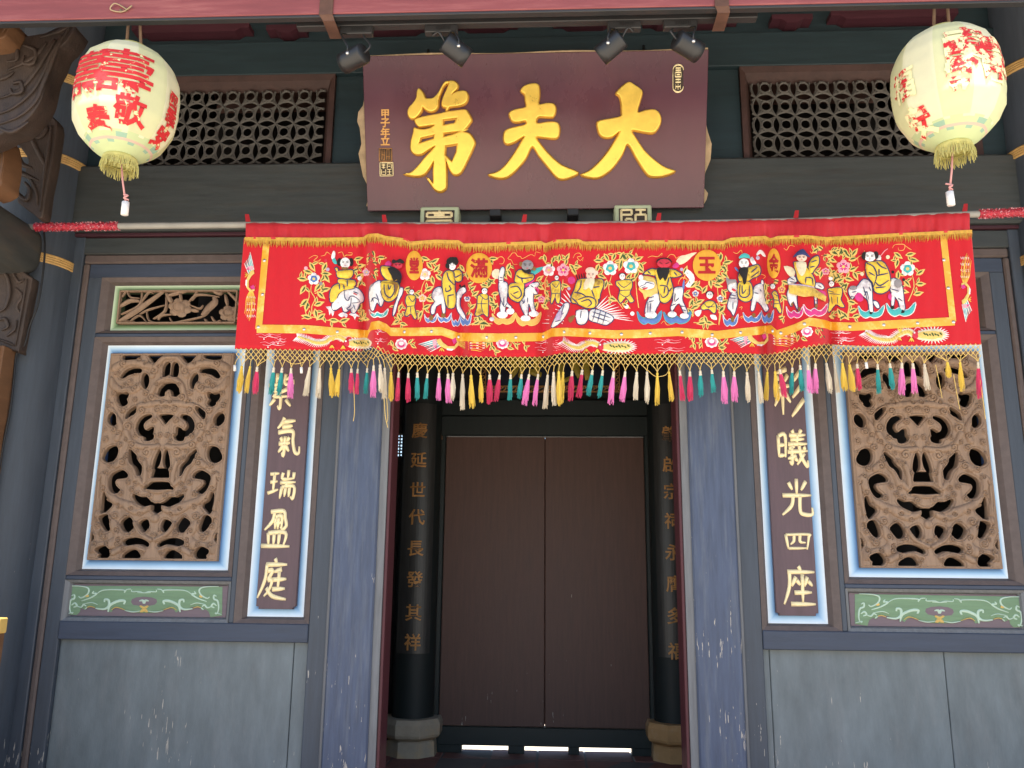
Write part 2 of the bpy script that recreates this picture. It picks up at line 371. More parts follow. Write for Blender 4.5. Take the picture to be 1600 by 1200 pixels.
for s in (-1, 1):
    # round column with bamboo hoops
    cm = MB(); cm.lathe([(.205, FLZ), (.215, 1.5), (.215, 2.6), (.2, 5.0)], (s*2.70, -.02, 0), 40)
    column = cm.build('column', M['slate'], TF)
    for hz in (3.84, 3.37, 2.80):
        for k in range(4):
            hm = MB(); hm.lathe([(.205, -.006), (.2185, -.006), (.2195, 0), (.2185, .006), (.205, .006)], (s*2.70, -.02, hz+.0125*k), 40)
            hm.build('hoop', 'bamboo', column)
    # posts and stiles
    box('pilaster', 'pilaster', TF, *X(s, .765, .98), -.045, .14, FLZ, 3.0, .008)
    mb = MB(); a0, a1 = X(s, .728, .765)
    xi, xo = s*.728, s*.765
    prism(mb, [(xi, FLZ), (xo, FLZ), (xo, 2.9), (xi, 2.9)], -.03, .14); mb.build('jamb_edge', 'greym', TF)
    box('door_jamb', 'maroon', TF, *X(s, .712, .728), -.018, .15, FLZ, 2.9, .003)
    box('moulding_strip', 'greym', TF, *X(s, .98, .999), -.02, .08, FLZ, 2.847, .006)
    box('stile', 'slate', TF, *X(s, .999, 1.088), 0, .08, FLZ, 2.771)
    box('stile', 'slate', TF, *X(s, 1.462, 1.488), .0, .08, .987, 2.771)
    box('stile', 'slate', TF, *X(s, 2.33, 2.403), 0, .08, FLZ, 2.771)
    box('moulding_strip', 'brownm', TF, *X(s, 2.403, 2.435), -.012, .08, FLZ, 2.847, .008)
    box('post', 'slate', TF, *X(s, 2.435, 2.60), -.022, .1, FLZ, 2.995)
    # rails
    box('moulding_strip', 'brownm', TF, *X(s, .98, 2.435), -.010, .08, 2.849, 2.899, .008)
    box('rail', 'slateh', TF, *X(s, .999, 2.403), 0, .08, 2.771, 2.848)
    box('rail', 'slateh', TF, *X(s, 1.488, 2.33), .002, .08, 2.439, 2.46)
    box('rail', 'slateh', TF, *X(s, 1.488, 2.33), .002, .08, 1.185, 1.207)
    box('rail', 'slateh', TF, *X(s, 1.088, 2.33), -.006, .08, .90, .987)
    box('rail', 'slateh', TF, *X(s, 1.088, 2.33), -.006, .08, FLZ, .21)
    box('header', 'beamdark', TF, *X(s, .98, 2.60), -.016, .1, 2.899, 2.993)
    # mitred mouldings round the recesses
    for (o, i, ma) in (((1.488, 2.33, 2.46, 2.771), (1.524, 2.27, 2.485, 2.735), 'brownm'),
                       ((1.488, 2.33, 1.207, 2.439), (1.524, 2.27, 1.238, 2.401), 'brownm'),
                       ((1.488, 2.33, .987, 1.185), (1.512, 2.297, 1.011, 1.164), 'greym'),
                       ((1.088, 1.462, .987, 2.771), (1.127, 1.408, 1.018, 2.735), 'brownm')):
        mb = MB(); oo = (*X(s, o[0], o[1]), o[2], o[3]); ii = (*X(s, i[0], i[1]), i[2], i[3])
        md = ((oo[0]*.35+ii[0]*.65), (oo[1]*.35+ii[1]*.65), oo[2]*.35+ii[2]*.65, oo[3]*.35+ii[3]*.65)
        mb.ring(oo, md, .001, .012); mb.ring(md, ii, .012, .036); mb.build('moulding', ma, TF)
    # painted liners
    ringcol('painted_border', (*X(s, 1.524, 2.27), 2.485, 2.735), (*X(s, 1.585, 2.232), 2.517, 2.703), .036, .044, GRN, TF, .09)
    ringcol('painted_border', (*X(s, 1.524, 2.27), 1.238, 2.401), (*X(s, 1.585, 2.232), 1.288, 2.348), .036, .044, BLUE, TF, .09)
    ringcol('painted_border', (*X(s, 1.127, 1.408), 1.018, 2.735), (*X(s, 1.18, 1.34), 1.08, 2.67), .036, .044, BLUE, TF)
    # lower panel of two boards
    for (a, b) in ((1.088, 1.16), (1.163, 2.33)) if s < 0 else ((1.088, 1.12), (1.123, 1.93), (1.933, 2.33)):
        box('panel_board', 'panel', TF, *X(s, a, b), .026+random.uniform(0, .003), .06, .21, .90, .003)
    # green scroll panel
    gp = box('scroll_panel', 'mauve', TF, *X(s, 1.512, 2.297), .030, .05, 1.011, 1.164, .001)
    gp['label'] = 'green scrollwork panel with pale edges on mauve ground'
    # upper lattice window
    x0, x1 = X(s, 1.12, 2.37)
    lf = MB(); lf.ring((x0, x1, 3.40, 3.965), (x0+.03, x1-.03, 3.425, 3.93), -.012, -.004); lf.ring((x0+.03, x1-.03, 3.425, 3.93), (x0+.06, x1-.06, 3.445, 3.89), -.004, .05)
    lf.ring((x0, x1, 3.40, 3.965), (x0, x1, 3.40, 3.965), -.012, .05)
    lw = lf.build('lattice_window', 'redframe', TF)
    lx0, lx1, lz0, lz1 = x0+.06, x1-.06, 3.445, 3.89
    lm = MB(); sx_, sz_ = .103, .1113; nx = round((lx1-lx0)/sx_); nz = 4
    def arc(cx, cz, rx, rz, a0, a1, y, n=8, r=.0064):
        pts = []
        for k in range(n+1):
            a = a0+(a1-a0)*k/n; px_, pz_ = cx+rx*math.cos(a), cz+rz*math.sin(a)
            if lx0-.002 <= px_ <= lx1+.002 and lz0-.002 <= pz_ <= lz1+.002: pts.append((px_, y, pz_))
            else:
                if len(pts) > 1: lm.tube(pts, r, 4, cap=False, flat=1.5)
                pts = []
        if len(pts) > 1: lm.tube(pts, r, 4, cap=False, flat=1.5)
    for i in range(-1, nx+1):
        for j in range(-1, nz+1):
            cx = lx0+(i+.5)*sx_+.03; cz = lz0+(j+.5)*sz_+.02
            for q in range(4): arc(cx, cz, sx_*.7071, sz_*.7071, q*math.pi/2, (q+1)*math.pi/2, .03+.003*(q % 2))
            arc(cx, cz, sx_*.28, sz_*.26, 0, 2*math.pi, .026, 12, .0056)
            for q in range(4):
                a = math.pi/4+q*math.pi/2
                p0 = (cx+sx_*.29*math.cos(a), .03, cz+sz_*.29*math.sin(a)); p1 = (cx+sx_*.60*math.cos(a), .03, cz+sz_*.60*math.sin(a))
                if all(lx0 < p[0] < lx1 and lz0 < p[2] < lz1 for p in (p0, p1)): lm.tube([p0, p1], .005, 4, cap=False, flat=1.5)
    lm.build('lattice', 'lattice', lw)
    # boards beside the lattice
    box('wall_board', 'teal', TF, *X(s, .0 if s > 0 else .002, 1.12), .012, .06, 3.40, 3.965)
    box('wall_board', 'teal', TF, *X(s, 2.37, 2.62), -.006, .06, 3.40, 3.965)
    # frieze under the roof: maroon boards with stepped ends
    for (a, b, z0, z1) in ((.10, .46, 4.225, 4.275), (.60, 1.12, 4.215, 4.27), (1.30, 1.52, 4.20, 4.25), (1.62, 2.30, 4.215, 4.265)):
        mb = MB(); p = [(a, z0+.02), (a+.05, z0+.02), (a+.08, z0), (b-.08, z0), (b-.05, z0+.02), (b, z0+.02), (b, z1), (a, z1)]
        prism(mb, [(s*q[0], q[1]) for q in p], -.06, .03); mb.build('frieze_board', 'maroond', TF)
box('frieze_beam', 'teal', TF, -2.7, 2.7, -.02, .06, 3.965, 4.17)
box('frieze_beam', 'teal', TF, -2.7, 2.7, .022, .08, 4.17, 5.0)
box('lintel', 'beamdark', TF, -2.6, 2.6, -.065, .12, 3.015, 3.398, .012)
box('moulding_strip', 'maroond', TF, -2.6, 2.6, -.035, .1, 2.995, 3.0145, .004)
box('door_header', 'teal', TF, -.76, .76, -.012, .12, 2.45, 2.994)
for s in (-1, 1):        # wings of the front that run on past the frame, and the room behind
    box('wing_wall', 'slate', TF, *X(s, 2.605, 5.2), .0, .12, FLZ, 5.0)
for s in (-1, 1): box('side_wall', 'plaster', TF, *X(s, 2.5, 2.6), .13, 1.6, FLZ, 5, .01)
# roof with its eave
rf = MB()
def slab(mb, pts, t):
    n = len(pts); mb.add([(x, y, z) for (x, y, z) in pts]+[(x, y, z+t) for (x, y, z) in pts], [tuple(range(n)), tuple(range(2*n-1, n-1, -1))]+[(i, (i+1) % n, n+(i+1) % n, n+i) for i in range(n)])
EAVE_Y, EAVE_Z = -1.62, 4.02
slab(rf, [(-5.5, EAVE_Y, EAVE_Z), (5.5, EAVE_Y, EAVE_Z), (5.5, .9, 5.1), (-5.5, .9, 5.1)], .14)
slab(rf, [(-5.5, .9, 5.1), (5.5, .9, 5.1), (5.5, 2.1, 4.5), (-5.5, 2.1, 4.5)], .14)
rf.build('roof', 'roof', TF)
# seal-script door pegs below the plaque
for (pa_, pb_, py_, gl) in ((657, 717, 323, 0), (960, 1018, 320, 1)):
    xa, xb, z1 = W(pa_, py_, -.165).x, W(pb_, py_, -.165).x, W(pa_, py_, -.165).z; z0 = z1-(xb-xa)
    pg = box('door_peg', 'greenframe', TF, xa, xb, -.165, .02, z0, z1, .006)
    box('peg_panel', 'woodr', pg, xa+.022, xb-.022, -.169, -.15, z0+.022, z1-.022, .001)
    gmb = MB(); cw = (xb-xa)/100.
    SP = lambda x, y, h, xa=xa, z1=z1, cw=cw: (xa+x*cw, -.169-h, z1-y*cw)
    st = ([[(18, 18), (82, 18)], [(18, 18), (18, 30), (82, 30), (82, 18)], [(50, 12), (50, 30)], [(36, 24), (64, 24)], [(18, 40), (82, 40)], [(18, 40), (18, 85)], [(82, 40), (82, 85)], [(32, 52), (68, 52)], [(32, 52), (32, 72), (68, 72), (68, 52)], [(18, 85), (82, 85)]]
          if gl == 0 else [[(18, 16), (46, 16)], [(18, 16), (18, 86)], [(18, 30), (46, 30), (46, 16)], [(30, 42), (46, 42)], [(30, 42), (30, 84)], [(46, 42), (46, 84)], [(56, 16), (84, 16)], [(70, 16), (70, 28)], [(56, 30), (84, 30), (84, 50), (56, 50), (56, 30)], [(56, 62), (84, 62)], [(56, 62), (56, 86), (84, 86), (84, 62)], [(56, 74), (84, 74)]])
    for q in st:
        for a, b in zip(q[:-1], q[1:]): brush(gmb, SP, [a, b], 6.5, 0, .004, taper=(1, 1, 1))
    gmb.build('seal_character', 'goldp', pg)

# ------------------------------------------------------------------ carved openwork windows (traced on the left one, both alike)
K1 = 260/891
def cz(x, y): p = W(110+x*K1, 540+y*K1, .012); return (p.x, p.z)
CX, CZ0, CZ1 = -1.9085, 1.288, 2.348
def mir(p): return (2*CX-p[0], p[1])
half_holes = [
 [(290,50),(340,47),(368,50),(355,62),(330,68),(300,72),(282,66)], [(425,50),(488,48),(470,68),(455,85),(440,80),(428,62)],
 [(497,160),(498,120),(508,98),(520,90),(528,100),(526,130),(520,157)], [(270,165),(295,135),(330,122),(368,125),(372,138),(345,142),(310,150),(285,165)],
 [(395,150),(410,165),(413,195),(400,224),(388,205),(384,170)], [(248,265),(262,258),(285,262),(303,254),(306,265),(292,285),(298,305),(278,318),(260,305)],
 [(325,345),(352,330),(345,350),(318,375),(302,387),(306,362)], [(205,375),(225,363),(243,385),(238,415),(222,422),(203,402)],
 [(352,440),(360,410),(385,382),(415,372),(428,378),(397,400),(383,425),(390,450),(405,457),(420,446),(438,440),(435,470),(442,486),(425,500),(398,502),(393,482),(372,474),(360,460)],
 [(173,600),(185,570),(205,548),(235,540),(247,560),(240,590),(222,612),(195,618)], [(315,560),(330,575),(345,590),(347,605),(357,625),(374,650),(366,692),(354,660),(343,640),(325,625),(318,600)],
 [(460,585),(473,562),(478,590),(470,630),(455,652),(441,652),(447,620)],
 [(210,740),(214,700),(240,680),(270,670),(294,685),(296,700),(265,705),(240,712),(230,735),(242,760),(258,777),(235,784),(218,770)],
 [(335,800),(370,815),(400,815),(425,840),(437,846),(400,854),(372,847),(345,825)], [(168,884),(171,820),(180,788),(190,830),(215,850),(200,870),(175,890)],
 [(158,925),(190,908),(201,925),(206,975),(190,987),(170,962)], [(273,945),(310,923),(331,960),(321,987),(295,992),(278,970)], [(370,950),(405,935),(414,960),(410,975),(395,992),(380,975)],
 [(95,985),(102,982),(117,1025),(106,1042),(88,1066),(84,1050)], [(138,1095),(165,1080),(190,1080),(206,1110),(188,1133),(150,1133),(155,1115)], [(278,1133),(310,1105),(345,1100),(363,1120),(358,1133)],
 [(283,1050),(320,1035),(370,1038),(410,1060),(405,1071),(370,1056),(330,1061),(300,1066)]]
mid_holes = [[(528,200),(500,205),(478,228),(467,255),(480,266),(497,263),(505,242),(515,230),(528,227)], [(510,370),(478,374),(495,395),(508,412)], [(475,660),(445,662),(434,700),(473,700)], [(470,733),(430,735),(398,763),(466,766)], [(452,848),(440,850),(437,880),(447,894)]]
PXC, PZH, PXW = CX, CZ1-CZ0+.012, .333
spir = [(290,95,20),(370,75,13),(450,135,20),(320,195,15),(350,225,20),(290,215,15),(440,275,18),(468,205,12),(285,345,18),(212,320,16),(385,345,18),(470,340,18),(450,400,15),(310,430,20),(262,470,16),(335,530,20),(190,500,15),(410,570,22),(280,625,18),(215,640,15),(150,705,18),(330,770,13),(425,800,16),(128,840,17),(240,910,18),(180,1020,18),(330,1000,15),(215,1105,13),(415,990,11),(235,450,16),(600-345,1060,16)]
spir += [(250,150,16),(405,255,15),(235,255,14),(350,150,13),(500,250,10),(395,610,12),(425,660,12),(300,590,14),(180,760,15),(270,790,14),(360,790,13),(145,960,15),(300,915,13),(375,900,13),(250,990,15),(130,1060,14),(290,1090,13),(385,1110,11),(455,1010,9),(225,400,13),(180,450,14),(350,480,14),(480,480,13),(520,130,11),(265,530,15),(230,580,12),(190,680,13),(450,690,9),(330,60,11),(410,95,11),(480,110,10),(300,260,13),(345,290,13),(400,300,12),(255,300,13),(360,560,12),(370,600,11),(270,690,12),(310,730,13),(350,740,12),(200,830,13),(260,860,12),(330,870,12),(160,1000,12),(215,940,12),(200,1060,13),(260,1040,13),(350,1060,11),(130,930,12),(115,1010,11),(140,650,12),(170,560,12),(200,300,11),(520,330,11),(495,300,10),(440,480,12),(460,510,11),(300,500,13)]
bodies = [([(180,690),(190,760),(230,820),(300,850),(365,865)], 34), ([(150,905),(220,950),(262,1010),(225,1060),(110,1085)], 44), ([(300,420),(318,360),(370,325),(440,312),(508,310)], 30),
          ([(300,460),(330,520),(400,545),(470,540)], 26), ([(235,120),(290,95),(360,95),(430,110)], 34), ([(440,160),(470,95),(510,62),(545,58)], 30), ([(420,290),(455,215),(500,180),(535,172)], 26),
          ([(250,640),(300,610),(340,660),(350,720)], 30), ([(300,860),(350,890),(400,880),(425,860)], 30), ([(360,700),(385,740),(440,775),(465,782)], 22), ([(395,610),(405,660),(400,730)], 22),
          ([(210,330),(250,390),(270,440),(250,500)], 26), ([(345,950),(370,1000),(410,1030),(430,1040)], 20), ([(230,1110),(290,1080),(350,1075),(390,1095)], 26), ([(150,720),(146,780),(150,870)], 20), ([(215,185),(250,230),(330,240),(380,210)], 34)]

GX, GZ = 190, 606                                   # half grid, mirrored: under 2 mm a cell
hx = np.linspace(0, PXW, GX+1); hz = np.linspace(0, PZH, GZ+1)
QX, QZ = np.meshgrid(hx, hz); Q = np.stack([QX.ravel(), QZ.ravel()], 1)
def loc(p): q = cz(*p); return (abs(q[0]-PXC) if q[0] > PXC else PXC-q[0], q[1]-CZ0+.006)
def pdist(Q, P, closed):
    A = np.array(P, np.float32); B = np.roll(A, -1, 0) if closed else A[1:]; A = A if closed else A[:-1]
    best = np.full(len(Q), 9., np.float32)
    for a_, b_ in zip(A, B):
        d = b_-a_; L2 = max(float(d@d), 1e-12); t = np.clip(((Q-a_)@d)/L2, 0, 1); r = Q-a_-t[:, None]*d; best = np.minimum(best, r[:, 0]**2+r[:, 1]**2)
    return np.sqrt(best)
def pin(Q, P):
    A = np.array(P); B = np.roll(A, -1, 0); c = np.zeros(len(Q), bool)
    for (x1, y1), (x2, y2) in zip(A, B):
        if y1 == y2: continue
        k = ((y1 > Q[:, 1]) != (y2 > Q[:, 1])) & (Q[:, 0] < (x2-x1)*(Q[:, 1]-y1)/(y2-y1)+x1); c ^= k
    return c
Q32 = Q.astype(np.float32); SD = np.full(len(Q), 9., np.float32)
for h, mid in [(h, 0) for h in half_holes]+[(h, 1) for h in mid_holes]:
    P = [loc(p) for p in (smooth(h, 3, True) if not mid else h)]
    if mid: P = P[1:-1]; P = [(-.02, P[0][1] if h[0][1] == h[1][1] else loc(h[0])[1])]+[(0, loc(h[0])[1])]+P+[(0, loc(h[-1])[1])]+[(-.02, loc(h[-1])[1])]
    near = (Q[:, 0] > min(p[0] for p in P)-.06) & (Q[:, 0] < max(p[0] for p in P)+.06) & (Q[:, 1] > min(p[1] for p in P)-.06) & (Q[:, 1] < max(p[1] for p in P)+.06)
    q = Q32[near]; d = pdist(q, P, True); d[pin(q, P)] *= -1; SD[near] = np.minimum(SD[near], d)
SD -= .0058                                          # the traced holes open a little
rim_d = np.minimum(PXW-Q[:, 0], np.minimum(Q[:, 1], PZH-Q[:, 1]))
SD = np.where(rim_d < .011, np.maximum(SD, .004), SD)
H = np.zeros(len(Q))
for (pts, wd) in bodies:
    P = smooth([loc(p) for p in pts], 4); hw = wd*K1/313*.62; d = pdist(Q32, P, False); H = np.maximum(H, .015*np.sqrt(np.clip(1-(d/hw)**2, 0, 1)))
for (x, y, r) in spir:
    p = loc((x, y)); rr = r*K1/313*1.35; d = np.hypot(Q[:, 0]-p[0], Q[:, 1]-p[1]); H = np.maximum(H, .0135*np.sqrt(np.clip(1-(d/rr)**2, 0, 1))*(.6+.4*np.cos(d/rr*1.2)))
for k_, (x, y, r) in enumerate(spir):
    p = loc((x, y)); rr = r*K1/313*1.15; sg = 1 if (x+y) % 2 else -1; a0 = (x*7+y*3) % 6
    P = [(p[0]+rr*(1-.85*t)*math.cos(a0+sg*8.6*t), p[1]+rr*(1-.85*t)*math.sin(a0+sg*8.6*t)) for t in np.linspace(0, 1, 22)]
    near = np.hypot(Q[:, 0]-p[0], Q[:, 1]-p[1]) < rr+.012
    d = pdist(Q32[near], P, False); H[near] -= .0105*np.exp(-(d/.0021)**2)
H -= .0060*np.exp(-((SD-.0095)/.0015)**2)             # cut line that follows each opening
H -= .0080*np.exp(-np.clip(SD, 0, 1)/.0035)          # rounded lips
H = np.where(H > 0, H*np.clip((rim_d-.008)/.018, 0, 1), H)
H -= .004*np.exp(-((rim_d-.010)/.002)**2)+.006*np.exp(-rim_d/.003)
nz_ = rng.normal(0, 1, (GZ+1, GX+1)); nz_ = (nz_+np.roll(nz_, 1, 0)+np.roll(nz_, 2, 0)+np.roll(nz_, 3, 0)+np.roll(nz_, 4, 0))/5
H += nz_.ravel()*.0009
# ball held by the two dragons
pb_ = (0, loc((445, 925))[1]); d = np.hypot(Q[:, 0], Q[:, 1]-pb_[1]); H = np.where(d < .022, np.maximum(H, .016*np.sqrt(np.clip(1-(d/.022)**2, 0, 1))), H); SD = np.where(d < .024, np.maximum(SD, .003), SD)
solid = SD > 0
# pull cells' corners that lie just inside an opening onto its edge
Sg = SD.reshape(GZ+1, GX+1); gz_, gx_ = np.gradient(Sg, hz, hx); gl = np.maximum(np.hypot(gx_, gz_), 1e-6)
cell = 1.0*(hx[1]-hx[0]); mv = np.where((Sg < 0) & (Sg > -cell*1.5), -Sg, 0)
VX = QX+mv*gx_/gl; VZ = QZ+mv*gz_/gl; VX[:, 0] = 0
ok = (Sg > -cell*1.5)
inside_f = solid.reshape(GZ+1, GX+1)
vs = []; fs = []; vid = {}; Hg = H.reshape(GZ+1, GX+1)
YF, YB = .012, .046
def gv(j, i, sx):
    k = (j, i, sx if i else 0)
    if k not in vid: vid[k] = len(vs); vs.append((sx*VX[j, i] if i else 0., YF-Hg[j, i], VZ[j, i]-.006))
    return vid[k]
cells = np.zeros((GZ, GX), bool)
for j in range(GZ):
    for i in range(GX):
        n_in = int(inside_f[j, i])+int(inside_f[j+1, i])+int(inside_f[j, i+1])+int(inside_f[j+1, i+1])
        cells[j, i] = n_in >= 2 and ok[j, i] and ok[j+1, i] and ok[j, i+1] and ok[j+1, i+1]
for sx in (-1, 1):
    for j in range(GZ):
        for i in range(GX):
            if cells[j, i]: f = (gv(j, i, sx), gv(j, i+1, sx), gv(j+1, i+1, sx), gv(j+1, i, sx)); fs.append(f if sx > 0 else f[::-1])
from collections import Counter
ec = Counter()
for f in fs:
    for a_, b_ in zip(f, f[1:]+f[:1]): ec[(min(a_, b_), max(a_, b_))] += 1
bk = {}
def back(k):
    if k not in bk: bk[k] = len(vs); x, y, z = vs[k]; vs.append((x, YB, z))
    return bk[k]
nf = len(fs)
for f in fs[:nf]:
    for a_, b_ in zip(f, f[1:]+f[:1]):
        if ec[(min(a_, b_), max(a_, b_))] == 1: fs.append((a_, back(a_), back(b_), b_))
cme = bpy.data.meshes.new('carved_window'); cme.from_pydata(vs, [], fs); cme.polygons.foreach_set('use_smooth', [True]*nf+[False]*(len(fs)-nf)); setmat(cme, 'wood'); cme.update()
for s in (-1, 1):
    cw = link('carved_window', cme, TF); cw.location = (s*1.9085, 0, CZ0); cw.matrix_parent_inverse = TF.matrix_basis.inverted()
    cw['label'] = 'brown openwork carving of paired dragons and scrolls'
# dark board some way behind the openwork keeps the little room behind in shade
# small flower fretwork above each carved window
K2 = 290/1600
def fz(x, y, h=0): p = W(100+x*K2, 430+y*K2, .012); return (p.x, .02-h, p.z)
fr = MB()
FS = lambda x, y, h: fz(x, y, h)
rim = [(470,118),(1700,118),(1700,128),(470,128)]
for pts, wd in (([(455,395),(620,290),(860,118)], 50), ([(480,330),(640,250),(660,130)], 22), ([(470,260),(560,210),(640,215)], 40), ([(490,180),(530,130),(560,180),(640,190)], 18), ([(660,220),(720,140),(760,150)], 18),
    ([(640,330),(720,290),(860,250)], 16), ([(700,300),(720,380),(780,400)], 16), ([(760,370),(860,300),(870,180)], 24), ([(560,390),(640,340),(700,400)], 18), ([(870,150),(900,200),(920,230)], 44), ([(880,170),(980,140),(1060,125)], 36),
    ([(990,150),(1000,220)], 30), ([(900,360),(930,400),(1010,390),(1180,350),(1240,310)], 20), ([(1180,340),(1230,280),(1290,220),(1280,180)], 62), ([(1060,230),(1120,170),(1200,160),(1330,180)], 20), ([(1090,210),(1130,150),(1140,120)], 26), ([(1080,290),(1150,300)], 36), ([(1080,250),(1160,280),(1190,250)], 18),
    ([(1380,160),(1400,260)], 34), ([(1400,130),(1470,200),(1500,240)], 30), ([(1200,370),(1230,400)], 24), ([(1260,350),(1300,400),(1340,380)], 26), ([(1260,120),(1330,150),(1360,125)], 34), ([(1440,390),(1560,330),(1680,350)], 22), ([(1480,250),(1560,200),(1650,140)], 26), ([(1560,300),(1600,220),(1690,210)], 30), ([(800,380),(830,340),(920,330)], 22), ([(480,390),(600,392)], 14)):
    brush(fr, FS, pts, wd, -.012, .016, taper=(.6, 1, .5))
for (x, y, r) in ((985,270,100), (1410,320,85), (1600,290,70)):
    for k in range(6):
        a = k*math.pi/3+.3; patch(fr, FS, [(x+r*.62*math.cos(a)+r*.45*math.cos(b), y+.8*(r*.62*math.sin(a)+r*.45*math.sin(b))) for b in np.linspace(0, 2*math.pi, 10)[:-1]], -.014, .016, 22, soft=18)
    patch(fr, FS, [(x+r*.62*math.cos(b), y+r*.5*math.sin(b)) for b in np.linspace(0, 2*math.pi, 14)[:-1]], -.004, .012, 22, soft=12)
    for k in range(3): brush(fr, FS, [(x+r*(.5-.15*k)*math.cos(b), y+r*(.4-.12*k)*math.sin(b)) for b in np.linspace(k, k+5, 10)], 8, .004, .004, n=2)
fx0, fx1, fz0, fz1 = -2.232, -1.585, 2.517, 2.703
for (a, b, c, d) in ((fx0, fx1, fz0, fz0+.008), (fx0, fx1, fz1-.008, fz1), (fx0, fx0+.008, fz0, fz1), (fx1-.008, fx1, fz0, fz1)): fr.box(a, b, .012, .04, c, d, .002)
fo = fr.build('flower_fretwork', 'wood', TF)
fo2 = link('flower_fretwork', fo.data, TF); fo2.scale = (-1, 1, 1); fo2.matrix_parent_inverse = TF.matrix_basis.inverted()
# scrolls on the two green panels
K3 = 260/1600
sp = MB()
def GS(x, y, h): p = W(95+x*K3, 900+y*K3, .03); return (p.x, .0285-h, p.z)
gtop = [(85,93),(1555,103),(1552,380),(1440,395),(1425,345),(1395,320),(1360,330),(1330,290),(1255,300),(1225,330),(1150,325),(1110,352),(1085,320),(1040,305),(960,335),(900,352),(800,355),(700,350),(620,335),(560,305),(510,310),(490,348),(455,340),(440,325),(370,328),(335,312),(300,295),(260,305),(235,325),(195,308),(185,345),(155,375),(55,370)]
patch(sp, GS, gtop, 0, .004, 26, 0, soft=9)
patch(sp, GS, [(680,250),(690,222),(730,205),(800,198),(880,205),(925,222),(932,250),(910,275),(860,285),(760,285),(700,278)], .0045, .0003, 26, 1)
for pts, wd in (([(90,95),(200,98),(265,115),(275,150),(250,185),(200,210),(178,195)], 16), ([(110,190),(135,180),(135,215),(100,235),(90,300),(100,350)], 18), ([(110,280),(140,260),(160,285),(130,300)], 18), ([(205,240),(290,210),(350,170),(310,165),(325,145)], 16),
    ([(340,180),(420,135),(610,135),(615,158),(640,130),(680,125)], 14), ([(215,270),(300,255),(360,275)], 10), ([(165,290),(200,300),(225,275),(250,290)], 16), ([(235,320),(260,300)], 14), ([(340,310),(420,318),(465,290),(465,235),(430,225),(425,250)], 24), ([(460,345),(480,280),(560,240),(620,240),(610,270)], 26), ([(620,330),(700,345),(770,335)], 12), ([(60,365),(120,350),(110,365)], 12), ([(690,130),(690,150),(760,150),(800,162),(870,160)], 12), ([(760,240),(790,235),(800,265)], 20), ([(840,240),(815,235),(800,265)], 20)):
    brush(sp, GS, pts, wd, .004, .004, 2, taper=(.5, 1, .6)); brush(sp, GS, [(1612-x, y+6*(1-x/800)) for x, y in pts], wd, .004, .004, 2, taper=(.5, 1, .6))
for pts, wd in (([(250,305),(290,292),(335,305)], 9), ([(495,325),(540,300),(620,325)], 9), ([(765,285),(800,305),(840,285)], 20), ([(770,345),(800,325),(830,345)], 26), ([(240,190),(275,190)], 26)):
    brush(sp, GS, pts, wd, .0045, .003, 3, taper=(.6, 1, .6)); brush(sp, GS, [(1612-x, y+6*(1-x/800)) for x, y in pts], wd, .0045, .003, 3, taper=(.6, 1, .6))
so1 = sp.build('scrollwork', ['green', 'mauve', 'palegreen', 'yellowp'], TF)
so2 = link('scrollwork', so1.data, TF); so2.scale = (-1, 1, 1); so2.matrix_parent_inverse = TF.matrix_basis.inverted()

